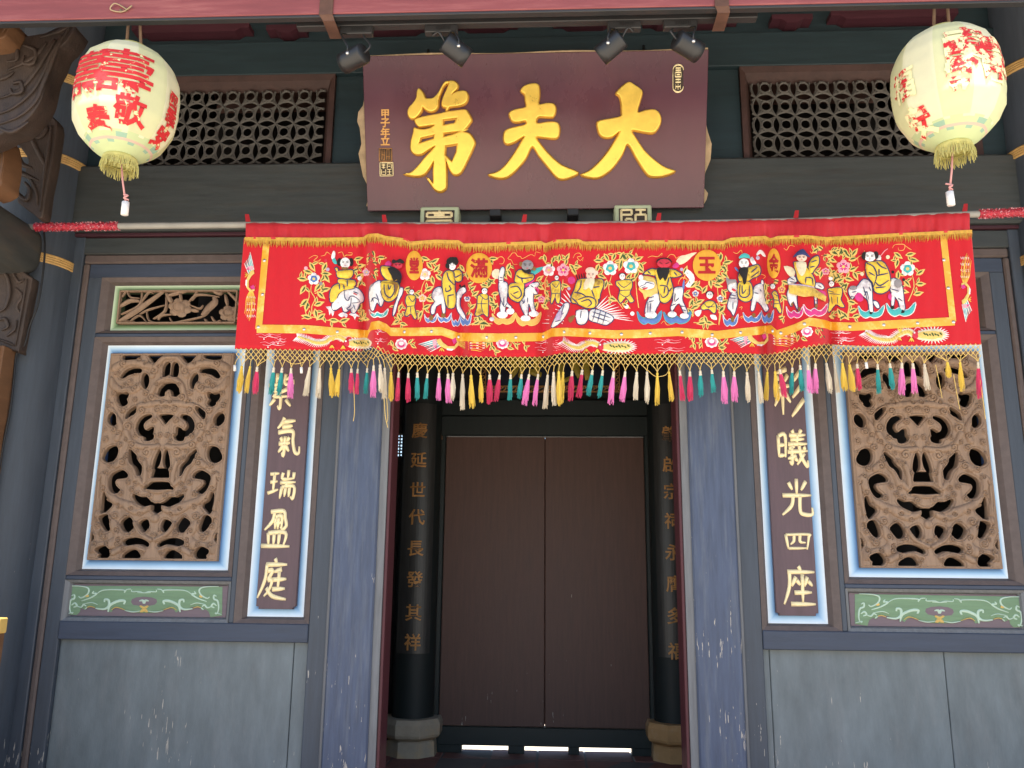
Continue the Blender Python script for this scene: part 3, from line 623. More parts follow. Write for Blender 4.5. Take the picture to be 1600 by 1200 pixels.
# ------------------------------------------------------------------ couplet boards
GL = {
'氣': [[(36,4),(30,18),(16,32)],[(33,15),(76,10)],[(32,27),(68,23)],[(20,42),(68,36),(73,60),(83,86),(97,88),(97,72)],[(45,50),(45,95),(38,90)],[(26,69),(64,65)],[(30,54),(37,63)],[(60,51),(52,63)],[(44,70),(26,90)],[(47,70),(63,86)]],
'瑞': [[(5,20),(36,16)],[(8,45),(33,41)],[(2,80),(38,66)],[(20,18),(20,74)],[(68,4),(68,30)],[(50,13),(50,32),(88,29)],[(88,10),(88,32)],[(43,45),(97,40)],[(68,44),(62,56)],[(50,57),(46,95)],[(50,58),(92,54),(92,92),(83,86)],[(63,58),(62,88)],[(77,57),(77,88)]],
'盈': [[(24,9),(66,5),(74,22),(80,40),(70,50),(60,46)],[(36,9),(32,32),(8,56)],[(42,22),(62,18),(64,50)],[(42,22),(43,52)],[(43,36),(63,34)],[(52,20),(52,52)],[(22,62),(26,92)],[(22,63),(80,59),(76,92)],[(42,63),(43,92)],[(60,62),(59,92)],[(3,96),(98,92)]],
'庭': [[(50,1),(57,11)],[(22,17),(92,13)],[(25,17),(22,55),(3,97)],[(76,25),(50,33)],[(48,52),(94,47)],[(68,30),(68,72)],[(50,74),(92,70)],[(30,32),(46,30),(34,52),(46,53),(40,75),(24,92)],[(30,72),(52,90),(99,95)]],
'紫': [[(30,2),(30,30)],[(30,15),(46,13)],[(14,10),(16,32)],[(4,37),(52,28)],[(60,2),(60,28),(86,28),(88,16)],[(84,6),(62,18)],[(45,34),(24,49),(56,50)],[(72,42),(24,65),(78,62)],[(50,64),(50,96),(41,90)],[(30,72),(13,91)],[(68,72),(87,89)]],
'彩': [[(45,2),(12,12)],[(12,18),(18,28)],[(28,16),(32,26)],[(48,14),(38,28)],[(4,41),(56,36)],[(30,30),(30,96)],[(28,44),(3,80)],[(33,46),(56,70)],[(90,4),(62,30)],[(95,32),(62,60)],[(99,62),(58,98)]],
'曦': [[(5,20),(6,76)],[(5,21),(27,18),(27,76)],[(7,45),(25,43)],[(7,72),(25,70)],[(50,3),(56,12)],[(80,1),(72,12)],[(40,17),(93,14)],[(44,28),(89,25)],[(36,41),(98,37)],[(66,14),(66,38)],[(56,44),(38,53)],[(34,61),(99,55)],[(48,48),(48,90),(40,84)],[(72,42),(78,70),(97,96),(99,80)],[(62,70),(34,79)],[(88,62),(64,93)],[(86,45),(93,52)],[(58,76),(66,84)]],
'光': [[(50,2),(50,42)],[(24,12),(36,31)],[(80,7),(64,31)],[(4,47),(96,42)],[(38,46),(32,72),(2,97)],[(60,45),(60,84),(74,92),(98,90),(98,73)]],
'四': [[(7,25),(17,82)],[(7,26),(90,20),(92,30),(85,80)],[(38,26),(36,50),(24,63)],[(60,24),(60,50),(80,53)],[(17,79),(87,74)]],
'座': [[(48,1),(56,11)],[(13,17),(98,13)],[(20,17),(18,55),(1,97)],[(40,28),(26,52)],[(42,36),(53,47)],[(76,26),(66,50)],[(78,36),(91,47)],[(60,20),(60,92)],[(34,67),(88,63)],[(22,95),(99,91)]]}
for s, chars, ys, lab in ((-1, '紫氣瑞盈庭', [(440,583,640),(448,650,714),(441,732,782),(433,795,857),(427,872,938)], 'dark board with gilt brush characters ending in a courtyard, beside the vertical blue border left of the door'),
                          (1, '彩曦光四座', [(1232,575,652),(1238,670,730),(1245,747,808),(1246,826,866),(1249,884,948)], 'dark board')):
    x0, x1 = X(s, 1.165, 1.357)
    lab = ('purple-brown couplet board, a tall many-stroked gilt character second from its foot' if s < 0 else 'purple-brown couplet board, a wide box-shaped gilt character second from its foot')
    cb = thing('couplet_board', lab, 'couplet board', ((x0+x1)/2, .03, 1.06), 'couplet boards beside the doorway')
    n = .013; z0, z1 = 1.058, 2.695
    o = [(x0+n, z0), (x1-n, z0), (x1-n, z0+n*.8), (x1, z0+n), (x1, z1-n), (x1-n, z1-n*.8), (x1-n, z1), (x0+n, z1), (x0+n, z1-n*.8), (x0, z1-n), (x0, z0+n), (x0+n, z0+n*.8)]
    me = curve_fill('board', [o], .011, .003, 1); upright(me, (0, .026, 0)); setmat(me, 'board'); link('board', me, cb)
    for ch, (px, ya, yb) in zip(chars, ys):
        g = MB(); pa, pb = W(px, ya, .012), W(px, yb, .012); hgt = pa.z-pb.z; cxm = (pa.x+pb.x)/2; wid = min(.150, max(.13, hgt*.9)); kx = wid/100; kz = hgt/100
        for q, st in enumerate(GL[ch]):
            S = lambda x, y, h, q=q: (cxm+(x-50)*kx+(50-y)*.00006, .0115-h-.00012*q, pa.z-y*kz-(x-50)*kz*.05)
            brush(g, S, st, 11, 0, .0065, taper=(1.05, 1, .5))
        g.build('character', 'goldp', cb)
# ------------------------------------------------------------------ the name plaque, leaning forward
PB = Vector((0, -.12, 3.09)); PT = Vector((0, -.35, 3.842)); PU = (PT-PB).normalized(); PN = Vector((1, 0, 0)).cross(PU); PN = PN if PN.y < 0 else -PN
def PL(px, py):
    p = WP(px, py, PB, PN); d = p-PB; return (d.x, d.dot(PU))
PLQ = thing('name_plaque', 'purple lacquered name plaque with three large gold characters, hung above the embroidered banner', 'plaque', PB)
def onplaque(me, lift=0): return upright(me, PB+PN*lift, Vector((1, 0, 0)), PU, PN)
PH = (PT-PB).length
me = curve_fill('panel', [[(-.872, 0), (.872, 0), (.885, PH), (-.885, PH)]], .014, .003, 1); onplaque(me, -.018); setmat(me, 'plaque'); link('panel', me, PLQ)
k6 = 160/960; k5 = .2
ch1 = [[(207,180),(228,190),(255,225),(272,265),(300,272),(345,265),(375,240),(400,205),(425,160),(450,120),(488,107),(489,134),(470,135),(440,165),(425,200),(405,250),(395,300),(390,345),(370,378),(335,395),(300,390),(270,370),(248,352),(240,380),(215,420),(185,450),(150,460),(120,440),(108,400),(120,355),(160,310),(190,260),(195,210)],
 [(494,108),(540,108),(575,140),(570,180),(535,215),(525,235),(560,210),(610,198),(650,205),(670,240),(665,285),(640,320),(590,340),(530,348),(495,355),(480,385),(462,380),(468,358),(440,350),(425,325),(432,280),(450,235),(470,190),(493,135)],
 [(180,465),(250,440),(400,412),(470,395),(540,385),(640,375),(670,400),(705,465),(690,500),(640,565),(625,580),(680,595),(715,635),(735,680),(720,730),(670,840),(625,930),(590,975),(550,985),(520,965),(490,915),(465,850),(468,920),(468,1080),(450,1125),(410,1142),(370,1128),(340,1095),(310,1045),(292,1018),(315,1035),(345,1060),(345,960),(350,860),(330,890),(290,950),(255,985),(200,998),(140,993),(80,978),(140,960),(200,905),(270,820),(340,745),(362,715),(300,750),(240,790),(190,795),(155,775),(135,735),(140,660),(160,585),(165,545),(190,550),(250,560),(320,545),(355,520),(300,525),(220,535),(195,515),(175,480)],
 [(440,470),(565,455),(545,500),(440,520)], [(445,595),(560,582),(600,580),(530,605),(445,628)], [(230,640),(355,612),(350,645),(215,690)], [(460,715),(570,697),(560,770),(520,860),(455,800)]]
ch2 = [[(320,165),(345,130),(390,112),(440,110),(462,135),(465,200),(460,270),(520,262),(575,268),(592,310),(575,365),(540,372),(455,370),(448,418),(530,408),(600,412),(622,455),(612,520),(580,538),(500,530),(440,528),(480,590),(550,670),(640,745),(765,800),(720,835),(650,855),(600,840),(540,770),(460,670),(408,598),(360,690),(290,775),(220,835),(160,848),(110,838),(70,818),(140,795),(200,745),(270,650),(330,550),(345,520),(280,560),(220,582),(190,560),(188,500),(215,465),(290,445),(355,428),(358,400),(300,410),(260,405),(238,375),(232,335),(280,310),(358,292),(355,240),(350,195)]]
ch3 = [[(1062,185),(1100,140),(1160,98),(1205,120),(1262,165),(1255,220),(1228,330),(1290,318),(1360,312),(1400,345),(1410,400),(1385,460),(1345,495),(1260,485),(1185,475),(1220,540),(1290,640),(1380,720),(1450,765),(1520,790),(1470,818),(1400,835),(1330,832),(1290,800),(1220,690),(1152,580),(1110,660),(1040,760),(970,820),(910,845),(840,838),(790,818),(850,790),(930,720),(1010,620),(1088,485),(1030,525),(975,530),(935,505),(918,450),(920,405),(1000,385),(1095,365),(1105,330),(1100,250),(1085,205)]]
for (lp, x0, y0, k) in ((ch1, 620, 110, k6), (ch2, 750, 110, k5), (ch3, 750, 110, k5)):
    L2 = []
    for q, l in enumerate(lp):
        sm = smooth(l, 3, True) if len(l) > 6 else l
        L2.append([PL(x0+p[0]*k, y0+p[1]*k) for p in sm])
    m1 = curve_fill('character', L2, .009, .007, 3, offset=-.0065); onplaque(m1, .010); setmat(m1, 'gold')
    for p in m1.polygons: p.use_smooth = False
    m2 = curve_fill('gold_edge', L2, .0005, .0055, 1); onplaque(m2, .002); setmat(m2, 'goldrim')
    c = link('character', m1, PLQ); link('gold_edge', m2, c)
for ch, y in zip('甲子年立', (178, 192, 207, 220)):
    me = text_mesh(ch, .050, .0012, .0006, .0010); a = PL(602, y)
    upright(me, PB+Vector((1, 0, 0))*a[0]+PU*a[1]+PN*.002, Vector((1, 0, 0)), PU, PN); setmat(me, M.setdefault('dategold', mat('orange_gold', (.62, .33, .10), .45, .2, 20, metal=.25))); link('date_character', me, PLQ)
def seal(px0, px1, py0, py1, fillm, lines, oval=False):
    a, b = PL(px0, py1), PL(px1, py0)
    mb = MB(); w_, h_ = b[0]-a[0], b[1]-a[1]
    S = lambda x, y, h: tuple(PB+Vector((1, 0, 0))*(a[0]+x*w_)+PU*(a[1]+y*h_)+PN*(.0005+h))
    if fillm: patch(mb, S, [(0, 0), (1, 0), (1, 1), (0, 1)] if not oval else [(.5+.5*math.cos(t), (.2*math.sin(t)+(.8 if math.sin(t) > 0 else .2))) for t in np.linspace(0, 2*math.pi, 21)[:-1]], 0, .002, .3, 0, soft=.05)
    bd = [(0, 0), (1, 0), (1, 1), (0, 1), (0, 0)] if not oval else [(.5+.5*math.cos(t), (.2*math.sin(t)+(.8 if math.sin(t) >= 0 else .2))) for t in np.linspace(0, 2*math.pi, 25)]
    for p, q in zip(bd[:-1], bd[1:]): brush(mb, S, [p, q], .07, .001, .003, 1, taper=(1, 1, 1))
    for l in lines:
        for p, q in zip(l[:-1], l[1:]): brush(mb, S, [p, q], .055, .002, .0025, 1, taper=(1, 1, 1))
    return mb
g1 = [[(.15+.14*k, .1), (.15+.14*k, .9)] for k in range(6)]+[[(.15, .5), (.43, .5)], [(.57, .9), (.85, .9)], [(.29, .1), (.43, .1)], [(.57, .35), (.85, .35)]]
g2 = [[(.12, .88), (.42, .88)], [(.12, .76), (.42, .76)], [(.27, .92), (.27, .55)], [(.12, .62), (.42, .62)], [(.12, .5), (.12, .1)], [(.12, .1), (.44, .1)], [(.44, .1), (.44, .5)], [(.2, .3), (.38, .3)], [(.56, .9), (.88, .9)], [(.56, .9), (.56, .55)], [(.88, .9), (.88, .55)], [(.64, .72), (.8, .72)], [(.56, .48), (.88, .48)], [(.72, .48), (.72, .1)], [(.56, .3), (.88, .3)], [(.56, .1), (.88, .1)]]
seal(593, 612, 232, 252, True, g1).build('seal', ['woodr', 'golddim'], PLQ)
seal(594, 614, 254, 275, True, g2).build('seal', ['woodr', 'goldp'], PLQ)
g3 = [[(.25, .88), (.75, .88)], [(.25, .8), (.75, .8)], [(.5, .92), (.5, .72)], [(.22, .72), (.78, .72), (.78, .56), (.22, .56), (.22, .72)], [(.35, .64), (.65, .64)], [(.25, .46), (.75, .46)], [(.5, .5), (.5, .36)], [(.25, .36), (.75, .36)], [(.28, .28), (.28, .1)], [(.5, .3), (.5, .08)], [(.72, .28), (.72, .1)], [(.3, .2), (.7, .2)]]
seal(1051, 1068, 101, 144, True, g3, True).build('seal', ['woodr', 'goldp'], PLQ)
# canvas backing that peeps out at both sides
for s, pts in ((-1, [(572,92),(570,150),(567,165),(560,175),(558,190),(562,200),(565,225),(560,240),(563,255),(567,275),(574,290),(576,310),(572,322),(584,324),(584,92)]), (1, [(1098,84),(1100,180),(1106,205),(1112,225),(1110,250),(1102,270),(1098,290),(1106,302),(1104,312),(1098,322),(1090,322),(1090,84)])):
    mb = MB(); S = lambda x, y, h: tuple(WP(x, y, PB-PN*.034, PN)+PN*(h+.004*math.sin(y*.23)+.003*math.sin(x*.9+y*.1)))
    patch(mb, S, pts, 0, .006, 4, soft=2); mb.build('canvas_backing', 'canvas', PLQ)
mb = MB(); a, b = PL(567, 88), PL(1103, 80)
mb.tube([PB+Vector((1, 0, 0))*x+PU*(PH+.006+.004*math.sin(x*9))-PN*.01 for x in np.linspace(-.885, .885, 30)], .006, 6); mb.build('top_cord', 'canvas', PLQ)
for x in (-.6, .6):
    hang = MB(); hang.tube([PB+Vector((x, 0, PH*.9))-PN*.02, (x, -.02, 4.1)], .006, 6)
    hang.build('hanger', 'black', PLQ)
for x in (-.2, .2):
    hang = MB(); hang.box(x-.03, x+.03, -.17, -.02, 3.03, 3.068, .004)
    hang.build('bracket', 'black', PLQ)

# ------------------------------------------------------------------ banner pole with tinsel
def polept(px): return W(px, 352-(px-60)*20/1540, -.345)
POLE_Y = -.345
POLEP = [(40,355),(385,351.5),(600,352.5),(850,352),(1050,349.5),(1250,345.5),(1515,335),(1640,330)]
PPTS = [W(x, y, POLE_Y) for x, y in smooth(POLEP, 5)]
def pole_at(x): z = float(np.interp(x, [p.x for p in PPTS], [p.z for p in PPTS])); return Vector((x, POLE_Y, z))
mb = MB(); mb.tube(PPTS, .0165, 12); pole = mb.build('banner_pole', 'pole'); tag(pole, 'thin grey pole carrying the red banner across the temple front', 'pole')
for (xa, xb, lab) in ((55, 188, 'red tinsel wound on the bare pole end under the lantern lettered 敬'), (1531, 1640, 'red tinsel wound on the bare pole end under the worn lantern')):
    mb = MB(); n = 60; p0, p1 = pole_at(W(xa, 350, POLE_Y).x), pole_at(W(xb, 334, POLE_Y).x)
    mb.tube([p0.lerp(p1, k/n) for k in range(n+1)], [.019+.002*math.sin(k*2.1) for k in range(n+1)], 10)
    for k in range(420):
        c = p0.lerp(p1, random.random()); a = random.uniform(0, 6.28); q = c+Vector((random.uniform(-.012, .012), math.cos(a)*.026, math.sin(a)*.026)); c2 = c+Vector((0, math.cos(a)*.017, math.sin(a)*.017))
        d = Vector((.003, 0, 0)); mb.add([c2-d, c2+d, q], [(0, 1, 2)], False, 1 if random.random() < .35 else 0)
    t = mb.build('tinsel_garland', ['tinsel', 'tinsels']); tag(t, lab, 'tinsel')

# ------------------------------------------------------------------ eave beam, lighting rail, spotlights
EB = thing('eave_beam', 'faded red eave beam with dark lower edge and rusty straps above the gate', 'beam', (0, -1.1, 3.51))
BZ = W(800, 15, -1.21).z
box('beam', 'pink', EB, -4.4, 4.4, -1.21, -1.172, BZ, BZ+.24, .003)
box('beam_edge', 'blackp', EB, -4.4, 4.4, -1.206, -1.174, BZ-.012, BZ-.001, .002)
for px in (510, 1128):
    x = W(px, 15, -1.21).x; mb = MB(); mb.box(x-.028, x+.028, -1.2165, -1.2102, BZ-.01, BZ+.24, .001); mb.add([(x-.028, -1.2165, BZ-.008), (x+.028, -1.2165, BZ-.008), (x+.034, -1.20, BZ-.024), (x-.016, -1.20, BZ-.024)], [(0, 1, 2, 3)])
    mb.box(x-.016, x+.034, -1.2, -1.08, BZ-.027, BZ-.023, .001); mb.build('strap', 'rust', EB)
RY = -1.10
rl, rr_ = W(465, 42, RY), W(1182, 22, RY); rz = W(800, 38, RY).z-.004
rail = box('lighting_rail', 'blackp', None, rl.x, rr_.x, RY-.02, RY+.02, rz, rz+.028, .003)
tag(rail, 'thin black lighting rail under the eave beam holding four spotlights', 'rail')
specs = [(558, 43, 552, 89, -1, .12, 'black spotlight with its pale rim towards the lattice, above the plaque corner with the date'), (690, 41, 712, 76, 1, .55, ''), (975, 33, 955, 71, -1, .6, ''), (1062, 29, 1075, 70, 1, .3, '')]
labs = ['black spotlight hung over the plaque corner nearest the red lantern lettered 敬', 'black spotlight hung over the character 第 on the plaque', 'black spotlight hung over the gap between 夫 and 大 on the plaque', 'black spotlight hung over the oval seal on the plaque']
for (ax, ay, cx, cy, sd_, tilt, _), lab in zip(specs, labs):
    A = W(ax, ay, RY); C = W(cx, cy, RY)
    C.y = RY+.01
    sp_ = thing('spotlight', lab, 'spotlight', (A.x, RY, rz), 'track spotlights on the rail')
    mb = MB(); mb.box(A.x-.068, A.x+.068, RY-.018, RY+.018, rz-.036, rz, .003); ad = mb.build('adaptor', 'blackp', sp_)
    mb = MB()
    for k in range(9): mb.box(A.x-.02+.007*k, A.x-.017+.007*k, RY-.0195, RY-.0175, rz-.026, rz-.009, .0003)
    mb.build('vent_slot', 'black', ad)
    ax_ = Vector((sd_*1.0, .55, -tilt)).normalized(); L_, r_ = .115, .043
    q = ax_.to_track_quat('Z', 'Y').to_matrix()
    hd = MB(); hd.lathe([(.001, -L_/2), (r_*.9, -L_/2), (r_, -L_/2+.006), (r_, L_/2-.03), (r_*1.01, L_/2-.029), (r_*1.01, L_/2), (r_*.86, L_/2), (r_*.8, L_/2-.02), (.001, L_/2-.022)], (0, 0, 0), 28)
    hd.v = [tuple(C+q @ Vector(v)) for v in hd.v]; hd.build('lamp_head', 'black', sp_)
    jx = C+ax_*.02+Vector((0, -r_-.004, 0))
    mb = MB(); mb.tube([Vector((A.x+sd_*.04, RY-.012, rz-.036)), Vector((A.x+sd_*.06, RY-.03, rz-.045)), jx+Vector((0, -.002, .03)), jx], .0045, 6); mb.build('yoke', 'black', sp_)
    mb = MB(); mb.lathe([(.0005, -.008), (.007, -.006), (.008, 0), (.007, .004)], (0, 0, 0), 12); mb.v = [(jx.x+v[0], jx.y+v[2]-.002, jx.z+v[1]) for v in mb.v]; mb.build('screw', 'steel', sp_)
    b0 = C-ax_*(L_/2)
    mb = MB(); mb.tube(smooth([tuple(b0), tuple(b0-ax_*.03+Vector((0, 0, .02))), (A.x-sd_*.035, RY-.01, rz-.05), (A.x-sd_*.03, RY, rz-.03)], 5), .004, 6); mb.build('cable', 'blackp', sp_)
mb = MB(); mb.tube(smooth([tuple(W(1170, 18, -1.0)), tuple(W(1152, 22, -1.0)), tuple(W(1140, 32, -1.0)), tuple(W(1132, 36, -1.0))], 5), .0035, 6)
tag(mb.build('loose_cord', 'cord'), 'short loose yellow-green cord end dangling from the eave beam', 'cord')

# ------------------------------------------------------------------ paper lanterns
def paint(name, c, **k): M[name] = mat(name, c, .75, .06, 10, **k); return name
paint('lantern_cream', (.84, .82, .56), translucent=.22, col2=(.78, .74, .50), c2scale=5)
paint('lantern_cream_green', (.74, .75, .44), translucent=.22, col2=(.68, .64, .40), c2scale=5); paint('lantern_green', (.58, .68, .38), translucent=.2); paint('lantern_teal', (.32, .50, .38), translucent=.15); paint('lantern_pink', (.70, .52, .42), translucent=.2)
M['lantern_red'] = mat('lantern_red', (.58, .025, .03), .7, .1, 20, col2=(.80, .76, .40), c2scale=30, c2lo=.60, c2hi=.64)
M['lantern_worn'] = mat('lantern_worn', (.58, .025, .03), .7, .1, 20, col2=(.82, .79, .44), c2scale=17, c2lo=.47, c2hi=.52)
M['fringe'] = mat('olive_fringe', (.50, .46, .16), .8, .25, 30)
paint('white_tag', (.75, .73, .70)); paint('pink_cord', (.62, .30, .28)); paint('string', (.20, .13, .09))
PROF = [(-.285, .072), (-.270, .10), (-.247, .135), (-.22, .165), (-.19, .192), (-.12, .228), (-.04, .238), (.05, .238), (.13, .228), (.20, .198), (.245, .155), (.272, .11), (.285, .078)]
LS = .865
def prof(z): return LS*float(np.interp(z/LS, [p[0] for p in PROF], [p[1] for p in PROF]))
def lantern(C, lab, chars, worn, tail):
    th = thing('paper_lantern', lab, 'lantern', (C.x, C.y, C.z-.29), 'paper lanterns under the eave')
    NR, NZ, NP = 80, 44, 10
    def pt(a, z, off=0):
        r = prof(z)+off; z = z*LS; r = prof(z)+off; r *= 1-.030*abs(math.sin(a*NP/2))**.7*max(0, min(1, (.285*LS-abs(z))/.06))+.002*math.sin(z*90+a*3); return (C.x+r*math.sin(a), C.y-r*math.cos(a), C.z+z)
    zs = list(np.interp(np.linspace(0, 1, NZ+1), [0, .25, .75, 1], [-.285, -.19, .19, .285]))
    mb = MB(); vs = [pt(2*math.pi*k/NR, z) for z in zs for k in range(NR)]
    o = mb.add(vs, [])
    for i in range(NZ):
        r = prof((zs[i]+zs[i+1])/2*LS)/LS; low = zs[i] < -.1
        for k in range(NR):
            mi = 4 if (k*NP//NR) % 2 else 0
            if low:
                if r < .112: mi = 1
                elif r < .130: mi = 2 if (k//3) % 3 == 0 else 1
                elif r < .142: mi = 3
                elif r < .158: mi = 2 if (k//4) % 4 == 1 else 1
                elif r < .172: mi = 1 if (k//2) % 3 else 0
            mb.f.append((o+i*NR+k, o+i*NR+(k+1) % NR, o+(i+1)*NR+(k+1) % NR, o+(i+1)*NR+k)); mb.mi.append(mi); mb.sm.append(True)
    body = mb.build('shade', ['lantern_cream', 'lantern_green', 'lantern_teal', 'lantern_pink', 'lantern_cream_green'], th)
    for pr in ([(.066, -.31), (.076, -.31), (.079, -.295), (.074, -.28), (.066, -.28)], [(.066, .28), (.08, .28), (.08, .296), (.066, .296)]):
        mb = MB(); mb.lathe([(LS*q[0], LS*q[1]) for q in pr], tuple(C), 32); mb.build('collar', 'fringe', th)
    mb = MB()
    for k in range(150):
        a = 2*math.pi*k/150; L = random.uniform(.032, .056); q = random.uniform(-.01, .012)
        p0 = Vector((C.x+LS*.077*math.sin(a), C.y-LS*.077*math.cos(a), C.z-LS*.30)); p1 = p0+Vector((math.sin(a)*(-.002+q), -math.cos(a)*(-.002+q), -L))
        mb.tube([p0, p0.lerp(p1, .5)+Vector((random.uniform(-.003, .003), random.uniform(-.003, .003), 0)), p1], [.0018, .0018, .0012], 4, cap=False)
    mb.build('fringe', 'fringe', th)
    # painted characters follow the shade
    for (ch, a0, z0, size, bold, wide) in chars:
        a0 += math.atan2(XC-C.x, 4.2+C.y); me = text_mesh(ch, size, 0, 0, bold); bm = bmesh.new(); bm.from_mesh(me)
        bmesh.ops.triangulate(bm, faces=bm.faces)
        for _ in range(3):
            es = [e for e in bm.edges if e.calc_length() > .018]
            if es: bmesh.ops.subdivide_edges(bm, edges=es, cuts=1); bmesh.ops.triangulate(bm, faces=bm.faces)
        for v in bm.verts: x, y = v.co.x*wide, v.co.y; z = z0+y-.075; zc = max(-.27, min(.27, z)); v.co = Vector(pt(a0+x/max(.15, prof(zc*LS)/LS), zc, .0045))
        bm.to_mesh(me); bm.free(); setmat(me, 'lantern_worn' if worn else 'lantern_red'); link('painted_character', me, th)
    # cords to the beam
    mb = MB()
    for sx_ in (-.03, .035): mb.tube([(C.x+sx_, C.y, C.z+.24), (C.x+sx_*.8, C.y-.02, C.z+.36), (C.x+sx_*.3, -1.213, BZ+.035)], .007, 6)
    mb.build('hanging_rod', 'string', th)
    mb = MB(); mb.tube(smooth([(C.x+.02, -1.213, BZ+.035), (C.x-.03, -1.222, BZ+.06), (C.x-.05, -1.218, BZ+.035), (C.x, -1.215, BZ+.025), (C.x+.04, -1.22, BZ+.05), (C.x+.02, -1.214, BZ+.035)], 6), .003, 5); mb.build('wire_tie', 'canvas', th)
    z = C.z-.27
    mb = MB(); mb.tube([(C.x, C.y, z+.05), (C.x+tail*.5, C.y, z-.08), (C.x+tail, C.y, z-.17)], .004, 6); mb.tube(smooth([(C.x+tail-.012, C.y, z-.135), (C.x+tail+.01, C.y-.008, z-.145), (C.x+tail-.004, C.y-.01, z-.155), (C.x+tail+.012, C.y, z-.16)], 4), .004, 5); mb.build('pull_cord', 'pink_cord', th)
    mb = MB(); mb.tube([(C.x+tail, C.y, z-.17), (C.x+tail+.001, C.y, z-.225)], .0145, 12); mb.build('pull_tag', 'white_tag', th)
    return th
CL, CR = W(198, 163, -1.1), W(1480, 140, -1.1)
lantern(CL, 'round cream paper lantern with crisp red characters, one reading 敬', [('壽', -.12, .120, .26, .0025, 1.1), ('壽', -.90, .110, .26, .0025, .95), ('敬', .08, -.060, .135, .004, 1.05), ('奉', -.62, -.115, .12, .005, 1), ('四', 1.02, .08, .09, .005, .9), ('季', 1.02, -.01, .10, .005, .9), ('安', 1.0, -.105, .10, .005, .9), ('福', 2.6, 0, .25, .01, .9), ('平', -2.2, 0, .25, .01, .9)], False, .045)
lantern(CR, 'round pale cream paper lantern whose red lettering has mostly flaked away', [('壽', .42, .14, .22, .010, .8), ('四', .22, .15, .11, .007, .9), ('季', .22, .04, .11, .007, .9), ('平', .22, -.06, .10, .005, .9), ('安', -.75, -.12, .13, .004, 1), ('福', -.85, .06, .16, .004, .9), ('壽', 1.05, .10, .24, .008, .8), ('敬', 2.6, 0, .2, .008, 1)], True, -.035)
# ------------------------------------------------------------------ inner doorway, columns, inner plaque
YI = 1.6
IDR = thing('inner_doorway', 'plain brown double door in a dark green frame at the back of the porch', 'door', (.04, YI, FLZ))
xl, xr, xm = -.64, .72, .045
for (a, b) in ((xl, xm-.0015), (xm+.0015, xr)):
    d = box('door_leaf', 'door', IDR, a, b, YI-.03, YI+.02, .27, 2.155, .004)
box('threshold_rail', 'doorframe', IDR, xl-.1, xr+.1, YI-.045, YI+.04, .155, .268, .004)
mb = MB()
for (pa_, pb_) in ((-1.0, -.488), (-.188, -.085), (.196, .266), (.60, .83)): mb.box(max(pa_, xl-.06), min(pb_, xr+.06), YI-.04, YI+.03, FLZ, .157, .002)
mb.build('threshold_foot', 'doorframe', IDR)
for (a, b) in ((xl-.1, xl), (xr, xr+.1)): box('door_post', 'doorframe', IDR, a, b, YI-.05, YI+.05, FLZ, 2.30, .006)
box('door_head', 'doorframe', IDR, xl-.1, xr+.1, YI-.055, YI+.05, 2.16, 2.30, .006)
box('head_beam', 'doorframe', IDR, -1.25, 1.25, YI-.03, YI+.05, 2.302, 2.42, .006)
for px in (689, 1020):
    p = W(px, 684, YI-.055); box('peg', 'woodo', IDR, p.x-.012, p.x+.012, YI-.075, YI-.05, p.z-.012, p.z+.012, .002)
box('door_astragal', 'door', IDR, xm-.02, xm+.02, YI+.021, YI+.04, .28, 2.15, .002)
bw = MB()
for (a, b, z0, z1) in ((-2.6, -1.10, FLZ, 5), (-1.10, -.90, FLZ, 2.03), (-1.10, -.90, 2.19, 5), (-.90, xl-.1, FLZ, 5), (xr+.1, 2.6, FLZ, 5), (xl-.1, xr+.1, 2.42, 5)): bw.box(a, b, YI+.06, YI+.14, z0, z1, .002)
bwo = bw.build('porch_back_wall', 'plaster'); tag(bwo, 'dark back wall of the porch around the brown inner door', 'wall')
